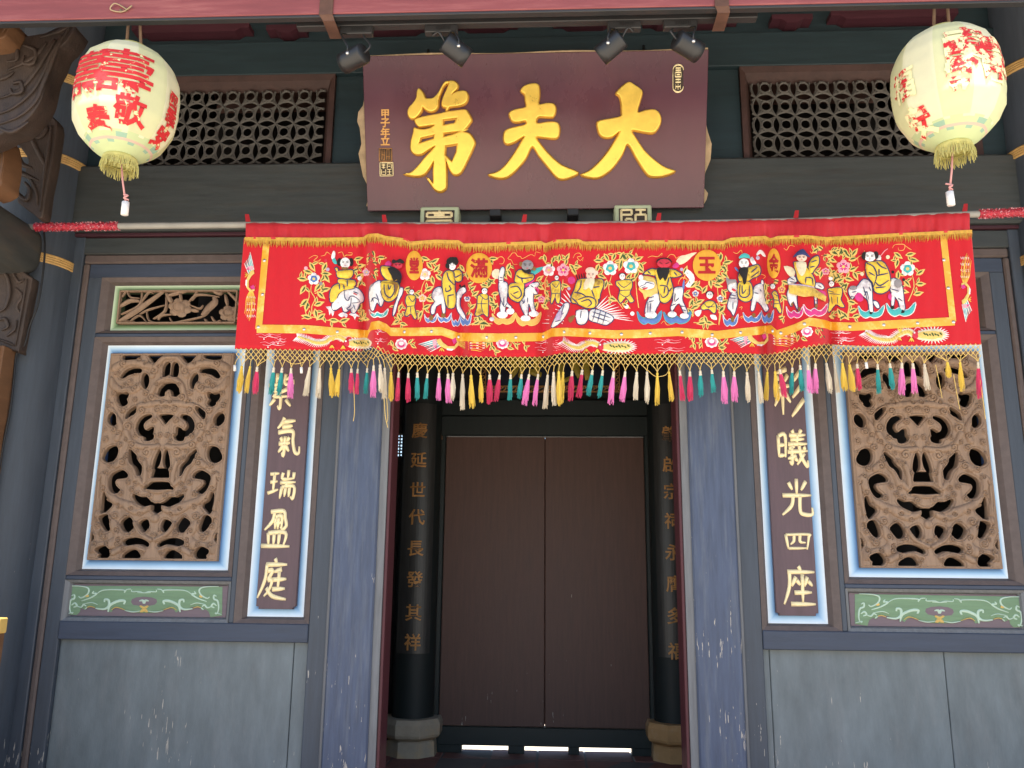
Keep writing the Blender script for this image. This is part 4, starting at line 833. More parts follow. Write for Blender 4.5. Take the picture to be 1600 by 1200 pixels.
# small bright fret window beside the column
fwm = MB(); x0, x1, z0, z1 = -1.10, -.90, 2.03, 2.19
for k in range(8):
    x = x0+(x1-x0)*k/7; z = z0+(z1-z0)*k/7
    fwm.box(x-.004, x+.004, YI+.08, YI+.10, z0, z1, .001); fwm.box(x0, x1, YI+.083, YI+.097, z-.004, z+.004, .001)
for i in range(7):
    for j in range(7):
        if (i+j) % 2 == 0: fwm.tube([(x0+(x1-x0)*(i+a)/7, YI+.09, z0+(z1-z0)*(j+b)/7) for a, b in ((.5, 0), (1, .5), (.5, 1), (0, .5), (.5, 0))], .0045, 4, cap=False)
tag(fwm.build('fret_window', 'greym'), 'small bright fretwork window in the dark porch beside the column plate starting 慶', 'window')
def incol(cx, cy, chars, lab, ys, px0, stone='stone'):
    c = thing('porch_column', lab, 'column', (cx, cy, FLZ), 'columns on stone bases inside the porch')
    r = .135
    mb = MB(); mb.lathe([(r, .335), (r*1.01, 1.4), (r*.96, 3.6)], (cx, cy, 0), 36); mb.build('shaft', 'shaft', c)
    o = math.pi/8; f = 1/math.cos(o)
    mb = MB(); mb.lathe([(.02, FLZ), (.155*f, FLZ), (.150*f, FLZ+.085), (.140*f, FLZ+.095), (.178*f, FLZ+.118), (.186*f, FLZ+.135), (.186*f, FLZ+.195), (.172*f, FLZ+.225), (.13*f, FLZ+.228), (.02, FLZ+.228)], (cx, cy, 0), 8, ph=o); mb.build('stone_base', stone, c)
    # curved plate with gilt characters, turned to the doorway
    a0 = math.atan2(XC-cx, 4.2+cy)*.25
    mb = MB(); n = 14; vs = []; fs = []; z0, z1 = .73, 2.35
    for q, rad in enumerate((r+.004, r+.016)):
        for z in (z0, z1):
            for k in range(n+1):
                a = a0-.78+1.56*k/n; vs.append((cx+rad*math.sin(a), cy-rad*math.cos(a), z))
    m_ = n+1
    for k in range(n): fs += [(2*m_+k, 2*m_+k+1, 3*m_+k+1, 3*m_+k), (k, k+1, 2*m_+k+1, 2*m_+k), (m_+k, m_+k+1, 3*m_+k+1, 3*m_+k)]
    fs += [(0, m_, 3*m_, 2*m_), (n, m_+n, 3*m_+n, 2*m_+n)]
    mb.add(vs, fs, False); pl = mb.build('couplet_plate', 'plate', c)
    for ch, py in zip(chars, ys):
        z = W(px0, py, cy-r).z; me = text_mesh(ch, .108, .002, .001, .0006)
        for v in me.vertices:
            a = a0+v.co.x/(r+.016); rad = r+.0165+v.co.z+.002; v.co = Vector((cx+rad*math.sin(a), cy-rad*math.cos(a), z+v.co.y))
        setmat(me, 'golddim'); link('plate_character', me, pl)
incol(-.80, YI-.10, '慶延世代長發其祥', 'black porch column on a bare grey stone base, its plate of gilt characters starting 慶', (673, 719, 765, 808, 857, 905, 957, 1003), 655)
incol(.875, YI-.10, '肇啟宗祠永膺多福', 'black porch column on a stone base with a painted-in warm glow, its plate of gilt characters ending 福', (678, 726, 768, 814, 863, 912, 962, 1017), 1052, 'stone_glow')
ip = thing('inner_plaque', 'dark inner plaque with gilt fret border, half hidden behind the banner tassels', 'plaque', (.06, YI-.2, 2.42))
pz = W(850, 612, YI-.22).z; xa_, xb_ = W(752, 600, YI-.22).x, W(968, 600, YI-.22).x
box('panel', 'blueboard', ip, xa_+.03, xb_-.03, YI-.22, YI-.18, pz+.03, pz+.5, .004)
mb = MB(); 
for q in range(26):
    x = xa_+(xb_-xa_)*q/25
    mb.tube(smooth([(x, YI-.23, pz+.005), (x+.02, YI-.235, pz+.02), (x+.005, YI-.235, pz+.032), (x-.012, YI-.23, pz+.018)], 3), .004, 5)
for zz in (pz, pz+.036): mb.box(xa_, xb_, YI-.232, YI-.2, zz-.004, zz+.004, .001)
for xx in (xa_, xa_+.03, xb_, xb_-.03): mb.box(xx-.003, xx+.003, YI-.231, YI-.2, pz, pz+.5, .001)
for q in range(12):
    for xx in (xa_+.015, xb_-.015): mb.tube(smooth([(xx-.01, YI-.23, pz+.04*q), (xx+.01, YI-.235, pz+.04*q+.02), (xx-.01, YI-.23, pz+.04*q+.035)], 3), .004, 5)
mb.build('fret_border', 'golddim', ip)
mb = MB(); S = lambda x, y, h: tuple(W(x, y, YI-.222-h))
for st, wd in (([(795,560),(806,575),(798,590)], 9), ([(790,552),(815,566),(812,590)], 8), ([(805,562),(822,558)], 8), ([(828,580),(846,586)], 10), ([(832,562),(846,560)], 8), ([(838,560),(838,584)], 8), ([(878,566),(872,592)], 10), ([(895,562),(906,590)], 11), ([(915,556),(918,594)], 10), ([(892,590),(880,596)], 7)):
    brush(mb, S, st, wd, 0, .01, taper=(.8, 1, .7))
mb.build('gilt_strokes', 'ochre', ip)['kind'] = 'stuff'

# ------------------------------------------------------------------ carved brackets, log beam and wall ends at the left
def carving(name, lab, cat, poly, Y, t, strokes, m, m2=None, group=None):
    P = [W(x, y, Y) for x, y in smooth(poly, 3, True)]; cx = sum(p.x for p in P)/len(P); z0 = min(p.z for p in P)
    th = thing(name, lab, cat, (cx, Y, z0), group)
    me = curve_fill('body', [[(p.x, p.z) for p in P]], t/2, .006, 2); upright(me, (0, Y+t/2+.006, 0)); setmat(me, m); link('body', me, th)
    mb = MB(); S = lambda x, y, h: tuple(W(x, y, Y-h))
    for st in strokes: brush(mb, S, st[0], st[1], -.004, st[2] if len(st) > 2 else .016, taper=(.6, 1, .4))
    mb.build('carved_scroll', m2 or m, th); return th
carving('carved_bracket', 'dark carved timber bracket like a curled wing beside the red-lettered lantern', 'bracket',
    [(-60,30),(40,58),(112,38),(105,60),(90,75),(82,95),(72,115),(64,150),(50,175),(30,195),(10,203),(-60,215)], -.95, .10,
    [([(108,42),(92,68),(80,98),(68,128),(55,158),(28,182),(-10,196)], 10), ([(98,55),(80,85),(68,112),(50,142),(20,168),(-10,180)], 9), ([(86,62),(70,88),(55,112),(30,140),(-5,155)], 9), ([(72,66),(60,82),(40,96),(10,110)], 10), ([(35,70),(55,78),(52,98),(36,98),(38,86)], 9, .022), ([(5,62),(24,72),(26,92),(10,96)], 9), ([(20,130),(32,128),(34,142),(20,146),(16,138)], 9, .022), ([(-5,125),(10,120),(22,112)], 8), ([(0,200),(15,206),(30,200),(45,190)], 9), ([(112,38),(100,44),(86,50),(62,58)], 10)], 'woodr')
carving('carved_bracket', 'openwork carved bracket under the curled wing bracket, its leg edge against the column', 'bracket',
    [(86,190),(84,225),(78,262),(70,300),(64,338),(52,332),(38,322),(28,312),(44,306),(50,290),(40,270),(46,250),(30,225),(10,205),(40,190),(62,175)], -.42, .06,
    [([(80,195),(76,230),(70,265),(62,330)], 7), ([(60,182),(72,200),(60,215),(46,205)], 8), ([(40,195),(52,222),(66,250),(72,262)], 9), ([(8,232),(24,238),(34,256),(50,262)], 10), ([(10,265),(26,268),(46,276),(60,282)], 9), ([(14,288),(24,300),(40,312),(46,296),(38,284)], 9, .02), ([(5,215),(18,215),(22,226),(12,232),(6,224)], 8, .02), ([(48,280),(56,300),(58,320)], 7)], 'woodr')
carving('carved_infill', 'reddish carved panel with curling leaves just under the log beam', 'panel',
    [(-60,392),(0,405),(44,432),(48,440),(40,480),(28,545),(22,546),(-60,520)], -.30, .05,
    [([(42,436),(36,470),(24,540)], 5), ([(-4,418),(10,430),(15,455),(8,480),(-4,488)], 7, .02), ([(18,420),(28,440),(38,436)], 6), ([(24,450),(34,462),(26,478),(32,490)], 7), ([(-2,500),(8,498),(12,510),(2,516)], 7, .02), ([(10,525),(22,515),(26,500)], 6), ([(-2,530),(14,536),(22,540)], 6)], 'woodr', 'woodr')
# log beam running out towards the courtyard
def lb(Y0, Y1, Zt, Zb, Xr, Xl):
    mb = MB(); prof_ = []
    cx_, cz_, hw, hh = (Xr+Xl)/2, (Zt+Zb)/2, (Xr-Xl)/2, (Zt-Zb)/2
    for k in range(32):
        a = 2*math.pi*k/32; c, s_ = math.cos(a), math.sin(a); e = .55
        prof_.append((cx_+hw*math.copysign(abs(c)**e, c), cz_+hh*math.copysign(abs(s_)**e, s_)))
    n = 32; rows = [(Y0+.0, .90), (Y0-.02, .97), (Y0-.06, 1), (Y1, 1)]; vs = []; fs = []
    for (y, f) in rows: vs += [(cx_+(p[0]-cx_)*f, y, cz_+(p[1]-cz_)*f) for p in prof_]
    for i in range(len(rows)-1):
        for k in range(n): fs.append((i*n+k, i*n+(k+1) % n, (i+1)*n+(k+1) % n, (i+1)*n+k))
    fs.append(tuple(range(n))); fs.append(tuple(range(3*n, 4*n))); mb.add(vs, fs, True); return mb
p0 = W(68, 365, -.26); p1 = W(60, 432, -.26)
for s, lab in ((-1, 'dark rounded tie beam under the carved brackets, its end against the hooped column'), (1, 'dark rounded tie beam beyond the worn lantern side')):
    if s > 0: continue
    o = lb(-.24, -1.9, p0.z+.035, p1.z, p0.x+.005, p0.x-.34).build('tie_beam', 'log'); tag(o, lab, 'beam')
a, b = W(26, 546, -.28), W(2, 700, -.28)
mb = MB(); mb.box(-3.6, a.x-.035, -.40, -.26, FLZ, a.z, .006); o = mb.build('side_wall_end', 'redwall'); tag(o, 'flaking red wall end with pale edge below the carved panel', 'wall')
mb = MB(); mb.box(a.x-.034, a.x-.012, -.36, -.25, FLZ, a.z, .004); tag(mb.build('wall_edge_strip', 'woodo'), 'worn wooden edge strip along the flaking red wall end', 'trim')
a = W(9, 965, -.8)
mb = MB(); mb.box(a.x-.5, a.x, -.83, -.79, FLZ-.3+.02, a.z-.06, .004); mb.box(a.x-.5, a.x+.002, -.84, -.785, a.z-.06, a.z, .004, 1); o = mb.build('wooden_stand', ['woodo', 'yellowp']); tag(o, 'edge of an orange-brown wooden stand with a yellow top rail', 'stand')
mb = MB(); mb.tube([tuple(W(x, y, -.235-.03)) for x, y in smooth([(67,352),(70,380),(69,410),(64,450),(58,480),(46,510),(38,540),(26,552),(22,590),(16,640),(6,690),(-6,760)], 4)], .0055, 6)
tag(mb.build('black_cable', 'cable'), 'black cable running down the hooped column beside the carved panel', 'cable')
a = W(10, 35, -1.0); carving('carved_boss', 'golden carved timber boss tucked under the end of the eave beam', 'boss', [(-30,20),(5,24),(16,34),(10,48),(2,58),(-30,60)], -1.05, .12, [([(0,30),(10,36),(4,50)], 7)], 'woodo')
carving('carved_boss', 'rounded orange-brown carved boss below the curled wing bracket', 'boss', [(-30,200),(-2,208),(4,225),(5,250),(1,275),(-3,290),(-30,290)], -.8, .12, [([(2,215),(5,245),(0,280)], 6)], 'woodo')
# ------------------------------------------------------------------ the embroidered banner
PAL = ['egold', 'ewhite', 'enavy', 'eblack', 'eskin', 'egreen', 'eyellow', 'epink', 'emag', 'eteal', 'eblue', 'ebrown', 'egrey', 'ered', 'eorange', 'ecream', 'elilac']
PC = [(.80, .55, .045), (.82, .80, .78), (.030, .040, .13), (.012, .011, .012), (.80, .56, .44), (.055, .10, .03), (.72, .52, .14), (.80, .36, .42), (.60, .04, .22), (.06, .42, .42), (.10, .20, .48), (.22, .11, .03), (.26, .24, .25), (.55, .03, .06), (.80, .42, .10), (.74, .64, .44), (.45, .36, .50)]
for n_, c_ in zip(PAL, PC): M[n_] = mat(n_, c_, .5 if n_ in ('egold', 'eyellow') else .75, .22, 60, bump=.25, bscale=160, sheen=.15, spec=.5 if n_ == 'egold' else .3, **(dict(col2=(.30, .16, .02), c2scale=11, c2lo=.52, c2hi=.66) if n_ == 'egold' else dict(col2=(.46, .40, .44), c2scale=14, c2lo=.52, c2hi=.68) if n_ == 'ewhite' else {}))
PI_ = {n_: k for k, n_ in enumerate(PAL)}
M['redcloth'] = mat('red_banner_cloth', (.54, .010, .020), .72, .05, 30, bump=.08, bscale=300, sheen=.2, spec=.25)
M['redsatin'] = mat('red_heading_satin', (.50, .018, .027), .5, .05, 20, bump=.05, bscale=200, sheen=.1)
M['ribbon'] = mat('gold_ribbon', (.80, .40, .025), .33, .12, 14, metal=.15, spec=.6, col2=(.92, .62, .16), c2scale=14)
M['fringegold'] = mat('gold_fringe', (.58, .33, .05), .6, .3, 60, spec=.4)
M['netgold'] = mat('gold_cord', (.74, .52, .16), .6, .2, 50)
TC = {'y': (.74, .50, .06), 'r': (.62, .03, .11), 't': (.02, .30, .28), 'p': (.78, .20, .48), 'c': (.66, .57, .42), 'w': (.8, .78, .74)}
for k_, c_ in TC.items(): M['tassel_'+k_] = mat('tassel_'+k_, c_, .65, .22, 60, (1, 1, .1), .2, 120, sheen=.2)
FOLDS = [(590, -.042, 15), (571, .030, 8), (642, -.018, 16), (722, .022, 9), (742, -.022, 26), (800, .006, 20), (851, .022, 11), (870, -.030, 14), (908, .016, 10), (985, -.008, 30), (1048, .012, 16), (1140, -.014, 22), (1196, .022, 8), (1217, -.028, 13), (1262, -.034, 26), (1297, .026, 8), (1345, -.010, 26), (1430, .006, 30), (470, -.006, 40)]
def BYf(px, py):
    t = max(0, min(1.2, (py-372)/175)); y = -.370-.006*t
    for (x0, a, w_) in FOLDS: y += 1.9*a*math.exp(-((px-x0)/w_)**2)*(.35+.65*t)
    return y+.0016*math.sin(px*.11+py*.02)+.0012*math.sin(px*.29)
def BS(px, py, h=0): p = W(px, py, BYf(px, py)-h); return (p.x, p.y, p.z)
HEM = [(360,545),(480,547),(575,549),(584,543),(592,541),(604,548),(612,553),(690,556),(760,558),(850,558),(878,552),(930,551),(1000,554),(1100,551),(1195,554),(1215,551),(1240,545),(1280,538),(1300,539),(1340,541),(1440,540),(1540,538)]
TOPF = [(380,372),(500,373),(568,372),(574,367),(590,366),(602,370),(634,374),(640,379),(680,376),(718,377),(724,382),(770,381),(846,378),(852,382),(868,376),(905,375),(912,379),(1000,377),(1060,377),(1130,378),(1142,373),(1196,370),(1204,374),(1216,370),(1262,369),(1290,372),(1400,366),(1530,360)]
HEAD = [(380,346.5),(600,347.5),(850,347),(1050,344.5),(1250,340.5),(1515,330),(1530,329.5)]
RIB = [(395,507),(480,508),(574,516),(580,503),(592,501),(604,506),(610,512),(650,512),(690,511),(716,520),(780,521),(848,520),(862,513),(884,512),(960,516),(1000,515),(1060,512),(1120,517),(1205,508),(1214,516),(1240,507),(1265,496),(1290,500),(1298,503),(1330,504),(1400,500),(1500,495)]
def poly(L, x): return float(np.interp(x, [p[0] for p in L], [p[1] for p in L]))
BAN = thing('embroidered_banner', 'long red embroidered banner with riders, medallions, net fringe and coloured tassels', 'banner', (W(950, 620, -.37).x, -.37, 2.0))
def lx(py): return 383+(367-383)*(py-350)/195
def rx(py): return 1515+(1533-1515)*(py-335)/203
mb = MB(); NX, NY = 700, 26; vs = []; fs = []
for j in range(NY+1):
    t = j/NY
    for i in range(NX+1):
        u = i/NX; x0 = 384+1131*u; py = poly(TOPF, x0)*(1-t)+poly(HEM, x0)*t; x = lx(py)*(1-u)+rx(py)*u; vs.append(BS(x, py, 0))
for j in range(NY):
    for i in range(NX): a = j*(NX+1)+i; fs.append((a, a+1, a+NX+2, a+NX+1))
mb.add(vs, fs, True); cloth = mb.build('cloth', 'redcloth', BAN)
md_ = cloth.modifiers.new('thickness', 'SOLIDIFY'); md_.thickness = .003; md_.offset = 0
mb = MB(); NY = 8; vs = []; fs = []
rp = [random.uniform(0, 6) for _ in range(6)]
for j in range(NY+1):
    t = j/NY
    for i in range(NX+1):
        u = i/NX; x = 384+1131*u; py = poly(HEAD, x)*(1-t)+(poly(TOPF, x)+1)*t; ple = .0075*math.sin(x*.17+rp[0]+2.2*math.sin(x*.017))*(.5+.5*math.sin(x*.031+1))+.003*math.sin(x*.43+rp[1])+.004*math.sin(x*.083+rp[2])
        y = (-.350-.018*math.sqrt(max(0, min(1, t*4))))*(1-t)+(BYf(x, py)-.004)*t+ple*(.25+.75*t); p = W(x, py, y); vs.append(tuple(p))
for j in range(NY):
    for i in range(NX): a = j*(NX+1)+i; fs.append((a, a+1, a+NX+2, a+NX+1))
mb.add(vs, fs, True); hd_ = mb.build('heading', 'redsatin', BAN); m_ = hd_.modifiers.new('thickness', 'SOLIDIFY'); m_.thickness = .003; m_.offset = 0
for x in (388, 602, 818, 1028, 1243, 1507):
    y = poly(HEAD, x); dx = -6 if x < 700 else 6
    a, b = W(x-4, y+3, -.362), W(x+4, y+3, -.362); c, d = W(x+3+dx*.4, y-12, -.33), W(x-3+dx*.4, y-12, -.33)
    mb = MB(); v0 = [a, b, c, d]; mb.add([tuple(p) for p in v0]+[(p.x, p.y+.004, p.z) for p in v0], [(0, 1, 2, 3), (7, 6, 5, 4), (0, 4, 5, 1), (1, 5, 6, 2), (2, 6, 7, 3), (3, 7, 4, 0)]); mb.build('hanging_loop', 'redsatin', BAN)
# gold fringe under the heading
mb = MB(); S = BS
xs = np.linspace(382, 1519, 300)
for q in range(len(xs)-1):
    a, b = xs[q], xs[q+1]; ya, yb = poly(TOPF, a), poly(TOPF, b)
    mb.add([BS(a, ya-1.5, .013), BS(b, yb-1.5, .013), BS(b, yb+3.5, .013), BS(a, ya+3.5, .013)], [(0, 1, 2, 3)], True)
for k in range(1150):
    x = 382+1137*(k+random.random())/1150; y = poly(TOPF, x)+3; L = random.uniform(7, 13); dx = random.uniform(-2.5, 2.5); wd = random.uniform(.8, 1.4)
    mb.add([BS(x-wd/2, y, .0125), BS(x+wd/2, y, .0128), BS(x+dx*.5+wd*.4, y+L*.6, .009+random.uniform(0, .004)), BS(x+dx, y+L, .006+random.uniform(0, .004)), BS(x+dx*.5-wd*.4, y+L*.6, .008)], [(0, 1, 2, 4), (4, 2, 3)], True)
fo_ = mb.build('gold_fringe', 'fringegold', BAN); fo_['kind'] = 'stuff'
# ribbon border
mb = MB(); xs = np.linspace(401, 1492, 900)
for q in range(len(xs)-1):
    a, b = xs[q], xs[q+1]; ya, yb = poly(RIB, a), poly(RIB, b)
    mb.add([BS(a, ya-.0, .0045), BS(b, yb, .0045), BS(b, yb+6.5, .0065), BS(a, ya+6.5, .0065), BS(b, yb+13, .0045), BS(a, ya+13, .0045)], [(0, 1, 2, 3), (3, 2, 4, 5)], True)
mb.build('ribbon_border', 'ribbon', BAN)
for (x0, y0, x1, y1) in ((416, 381, 404, 514), (1474, 369, 1489, 502)):
    mb = MB(); n = 24
    for q in range(n):
        a, b = q/n, (q+1)/n; P = lambda t, e: BS(x0+(x1-x0)*t+e*5.2, y0+(y1-y0)*t, .0050 if e == 0 else .0032)
        mb.add([P(a, -1), P(a, 0), P(a, 1), P(b, 1), P(b, 0), P(b, -1)], [(0, 1, 4, 5), (1, 2, 3, 4)], True)
    mb.build('ribbon_border', 'ribbon', BAN)
smb = MB(); smb.lathe([(.0006, -.004), (.0045, -.0032), (.0078, -.0008), (.0085, .001)], (0, 0, 0), 12); smb.v = [(v[0], v[2], v[1]) for v in smb.v]; sme = None
stud = [(x, poly(RIB, x)+6.5) for x in (475, 527, 632, 674, 716, 760, 806, 849, 881, 922, 971, 1016, 1066, 1113, 1157, 1208, 1220, 1257, 1328, 1381, 1434)]+[(413, 407), (410, 460), (403.5, 511), (1475, 406), (1482, 450), (1490, 503)]
for (x, y) in stud:
    if sme is None: o = smb.build('mirror_stud', 'steel', BAN); sme = o.data
    else: o = link('mirror_stud', sme, BAN)
    o.location = BS(x, y, .0065)

# embroidery ---------------------------------------------------------------
class Em:
    def __init__(s, ox, oy, k): s.boost = 0; s.ox, s.oy, s.k = ox, oy, k; s.mb = MB(); s.lv = 0
    def t(s, p): return (s.ox+p[0]*s.k, s.oy+p[1]*s.k)
    def new(s): s.mb = MB(); s.lv = 0
    def P(s, c, pts, puff=.005, sm=2, up=None, step=2.6):
        h = .0016+s.lv*.0006 if up is None else up+(s.boost if up >= .0085 else 0); s.lv += 1
        patch(s.mb, BS, [s.t(p) for p in pts], h, puff, step, PI_[c], sm, soft=1.6)
    def E(s, c, x, y, rx_, ry_, puff=.004, up=None, n=12, rot=0):
        s.P(c, [(x+rx_*math.cos(a)*math.cos(rot)-ry_*math.sin(a)*math.sin(rot), y+rx_*math.cos(a)*math.sin(rot)+ry_*math.sin(a)*math.cos(rot)) for a in np.linspace(0, 2*math.pi, n+1)[:-1]], puff, 0, up)
    def B(s, c, pts, wd, up=None, dome=.002, tp=(.7, 1, .5)):
        h = .0025 if up is None else up+(s.boost if up >= .0085 else 0)
        brush(s.mb, BS, [s.t(p) for p in pts], wd*s.k, h, dome, PI_[c], 3, tp)
    def outline(s, c, pts, wd=7, up=.003): s.B(c, list(pts)+[pts[0]], wd*1.25, up, .0018, (1, 1, 1))
    def body(s, c, pts, puff=.008, line='enavy', lw=9):
        s.P(c, pts, puff); s.outline(line, pts, lw)
    def leaf(s, x, y, L, a, c1='eyellow', c2='egreen'):
        L *= 1.2; a += random.uniform(-.15, .15); ca, sa = math.cos(a), math.sin(a)
        f = lambda u, v: (x+L*(u*ca-v*sa), y+L*(u*sa+v*ca))
        s.mb_leaf([f(-.5, 0), f(-.2, -.2), f(.1, -.2), f(.55, 0), f(.1, .23), f(-.2, .22)], c1, .0022); s.mb_leaf([f(-.34, .0), f(-.15, -.11), f(.1, -.09), f(.30, 0), f(.05, .05), f(-.18, .04)], c2, .0034)
    def mb_leaf(s, pts, c, h):
        q = [s.t(p) for p in pts]; cx = sum(p[0] for p in q)/6; cy = sum(p[1] for p in q)/6
        s.mb.add([BS(p[0], p[1], h) for p in q]+[BS(cx, cy, h+.0012)], [(i, (i+1) % 6, 6) for i in range(6)], True, PI_[c])
    def leaves(s, L, lst):
        for (x, y, a) in lst:
            s.leaf(x, y, L, R(a)); d = random.choice((-1, 1)); b = R(a+d*75); s.leaf(x+L*.45*math.cos(b)-L*.3*math.cos(R(a)), y+L*.45*math.sin(b)-L*.3*math.sin(R(a)), L*.62, b)
            s.B('eyellow', [(x-L*.55*math.cos(R(a)), y-L*.55*math.sin(R(a))), (x+L*.3*math.cos(R(a)), y+L*.3*math.sin(R(a)))], 6, .0016, .0008)
    def flower(s, x, y, r, c1, c2, c3='eyellow'):
        for k in range(5):
            a = R(72*k-90); s.E(c1, x+r*.55*math.cos(a), y+r*.55*math.sin(a), r*.46, r*.46, .004, .0022+.0002*k, 9)
        s.E(c2, x, y, r*.58, r*.55, .003, .0058, 10); s.E(c3, x, y, r*.24, r*.22, .003, .0088, 8)
        for k in range(5):
            a = R(72*k-54); s.B('ewhite' if c1 != 'ewhite' else c2, [(x+r*.3*math.cos(a), y+r*.3*math.sin(a)), (x+r*.62*math.cos(a), y+r*.62*math.sin(a))], r*.1, .0085)
    def cloud(s, x, y, w_, h_, c, edge='ewhite'):
        sh = [(-.5,-.45),(-.38,-.12),(-.2,.02),(-.05,-.14),(.1,.04),(.28,-.04),(.5,-.5),(.44,.08),(.3,.34),(.1,.42),(-.05,.32),(-.22,.44),(-.42,.16)]
        pts = [(x+w_*a, y+h_*b) for a, b in sh]; s.P(c, pts, .003); s.outline(edge, pts, max(7, w_*.045), .0032)
        for dx in (-.25, .18): s.B(edge, [(x+w_*dx, y+h_*.25), (x+w_*(dx+.1), y+h_*.1), (x+w_*(dx+.04), y+h_*.02), (x+w_*(dx-.02), y+h_*.12)], w_*.035, .0048)
    def face(s, x, y, rx_, ry_, skin='ewhite', hair='eblack', up=.009):
        s.E(skin, x, y, rx_, ry_, .006, up)
        for d in (-1, 1): s.B('eblack', [(x+d*rx_*.2, y-ry_*.0), (x+d*rx_*.6, y-ry_*.12)], rx_*.13, up+.0062, .001); s.B('eblack', [(x+d*rx_*.15, y-ry_*.22), (x+d*rx_*.65, y-ry_*.36)], rx_*.1, up+.0056, .001)
        s.B('ered', [(x-rx_*.15, y+ry_*.5), (x+rx_*.15, y+ry_*.5)], rx_*.14, up+.0058, .001); s.B('egrey', [(x, y), (x-rx_*.06, y+ry_*.25)], rx_*.08, up+.0064, .001)
    def done(s, name, parent, label=None):
        o = s.mb.build(name, PAL, parent)
        used = sorted(set(s.mb.mi)); me = o.data; me.materials.clear()
        for u in used: me.materials.append(M[PAL[u]])
        mp_ = {u: k for k, u in enumerate(used)}; me.polygons.foreach_set('material_index', [mp_[m] for m in s.mb.mi])
        if label: o['label'] = label
        s.mb = MB(); s.lv = 0; return o
Z1, Z2, Z3, Z4, Z5, Z6 = (370, 370, 230/1453), (570, 370, 210/1326), (750, 370, 240/1516), (960, 370, 200/1263), (1120, 370, 210/1326), (1300, 350, 240/1371)
def rider(z, label, mount, robe, head, mcol='ewhite', extra=None):
    e = Em(*z); e.boost = .0078
    for p in mount['bodies']: e.body(mcol, p, .0125)
    for q in mount.get('lines', []): e.B('enavy', q, 9, .0095)
    for q in mount.get('more', []): getattr(e, q[0])(*q[1:])
    mo = e.mb; e.new()
    for p in robe['parts']: e.P('egold', p, .016, 2, .005); e.outline('enavy', p, 10, .0068)
    for q in robe.get('lines', []): e.B('enavy', q, 12.5, .0150)
    for q in robe.get('more', []): getattr(e, q[0])(*q[1:])
    r = e.done('embroidered_rider', BAN, label)
    e.mb = mo; e.done('mount', r)
    e.new()
    for q in head: getattr(e, q[0])(*q[1:])
    e.done('head', r)
# 1 boy on a small white elephant
rider(Z1, 'child in a gold robe raising one hand on a white elephant', dict(bodies=[[(945,640),(985,600),(1010,555),(1060,520),(1120,515),(1180,500),(1230,540),(1255,590),(1250,640),(1215,660),(1200,700),(1165,755),(1130,745),(1120,715),(1085,745),(1050,735),(1035,690),(990,720),(950,725),(935,690)]],
    lines=[[(1060,525),(1066,600),(1098,630),(1118,590),(1160,590),(1215,640),(1135,655)],[(1130,600),(1120,680),(1085,710),(1110,720),(1150,690)],[(1150,670),(1170,720)],[(1150,540),(1200,560)]],
    more=[('B','ered',[(1150,555),(1190,575)],12,.011),('P','ewhite',[(878,690),(950,690),(962,740),(945,785),(930,745),(915,775),(905,720)],.003),('P','ewhite',[(1000,770),(1050,745),(1095,770),(1078,800),(1060,780),(1040,795)],.003),('P','ewhite',[(1105,765),(1160,750),(1215,790),(1180,785),(1165,820),(1150,785)],.003)]),
    dict(parts=[[(920,640),(915,560),(945,490),(1005,460),(1060,475),(1090,480),(1160,490),(1150,512),(1060,530),(1005,570),(985,620),(950,648)],[(1000,415),(1090,420),(1165,430),(1172,480),(1110,512),(1060,480),(1005,462)],[(985,340),(1040,330),(1100,322),(1150,332),(1146,380),(1110,415),(1040,412),(990,395)],[(965,310),(985,300),(1005,330),(990,350)]], lines=[[(1010,460),(1015,520)],[(1055,470),(1060,520)],[(1090,425),(1090,490)]]),
    [('E','eblack',1015,250,28,40,.004,.008),('E','eblack',1128,250,24,42,.004,.008),('face',1070,258,50,55),('P','eteal',[(940,225),(965,205),(990,265),(960,265)],.004,2,.006),('P','ewhite',[(945,150),(960,138),(972,155),(970,200),(950,225),(932,205)],.004,2,.006),('B','eorange',[(1000,160),(1040,150),(1060,195),(1080,180),(1130,180),(1138,160),(1100,155)],8),('E','ebrown',1065,310,36,14,.003,.012)])
# 2 red faced rider with dark beard on a grey horse, caught in the fold
rider(Z2, 'red-faced rider with bushy dark beard caught in the cloth fold', dict(bodies=[[(50,490),(100,450),(150,430),(172,480),(165,560),(190,620),(160,692),(120,650),(90,725),(58,722),(40,620),(40,540)],[(330,510),(375,500),(372,560),(332,640),(302,750),(275,782),(285,690),(320,600)]], lines=[[(60,640),(90,600),(130,620)],[(110,560),(130,610),(150,690)],[(70,600),(85,640)]], more=[('E','egrey',75,510,30,45,.003,.008),('cloud',135,755,190,90,'eteal')]),
    dict(parts=[[(150,460),(190,430),(330,450),(336,540),(300,610),(240,642),(190,622),(160,560)],[(160,290),(200,288),(270,300),(345,350),(352,420),(262,442),(200,412),(160,350)]], lines=[[(190,470),(200,560),(250,600),(290,540),(290,470)],[(230,470),(240,520),(260,480)]], more=[('P','ebrown',[(175,450),(320,460),(318,530),(290,585),(295,470),(190,455)],.003,2,.0155)]),
    [('P','eblack',[(225,310),(290,300),(350,350),(362,420),(345,470),(315,420),(285,440),(260,380)],.008,2,.016),('P','eblack',[(265,240),(285,220),(310,235),(345,215),(385,240),(380,262),(280,262)],.004,2,.010),('face',325,280,48,36,'ered'),('P','emag',[(195,275),(230,235),(265,265),(240,292)],.004)])
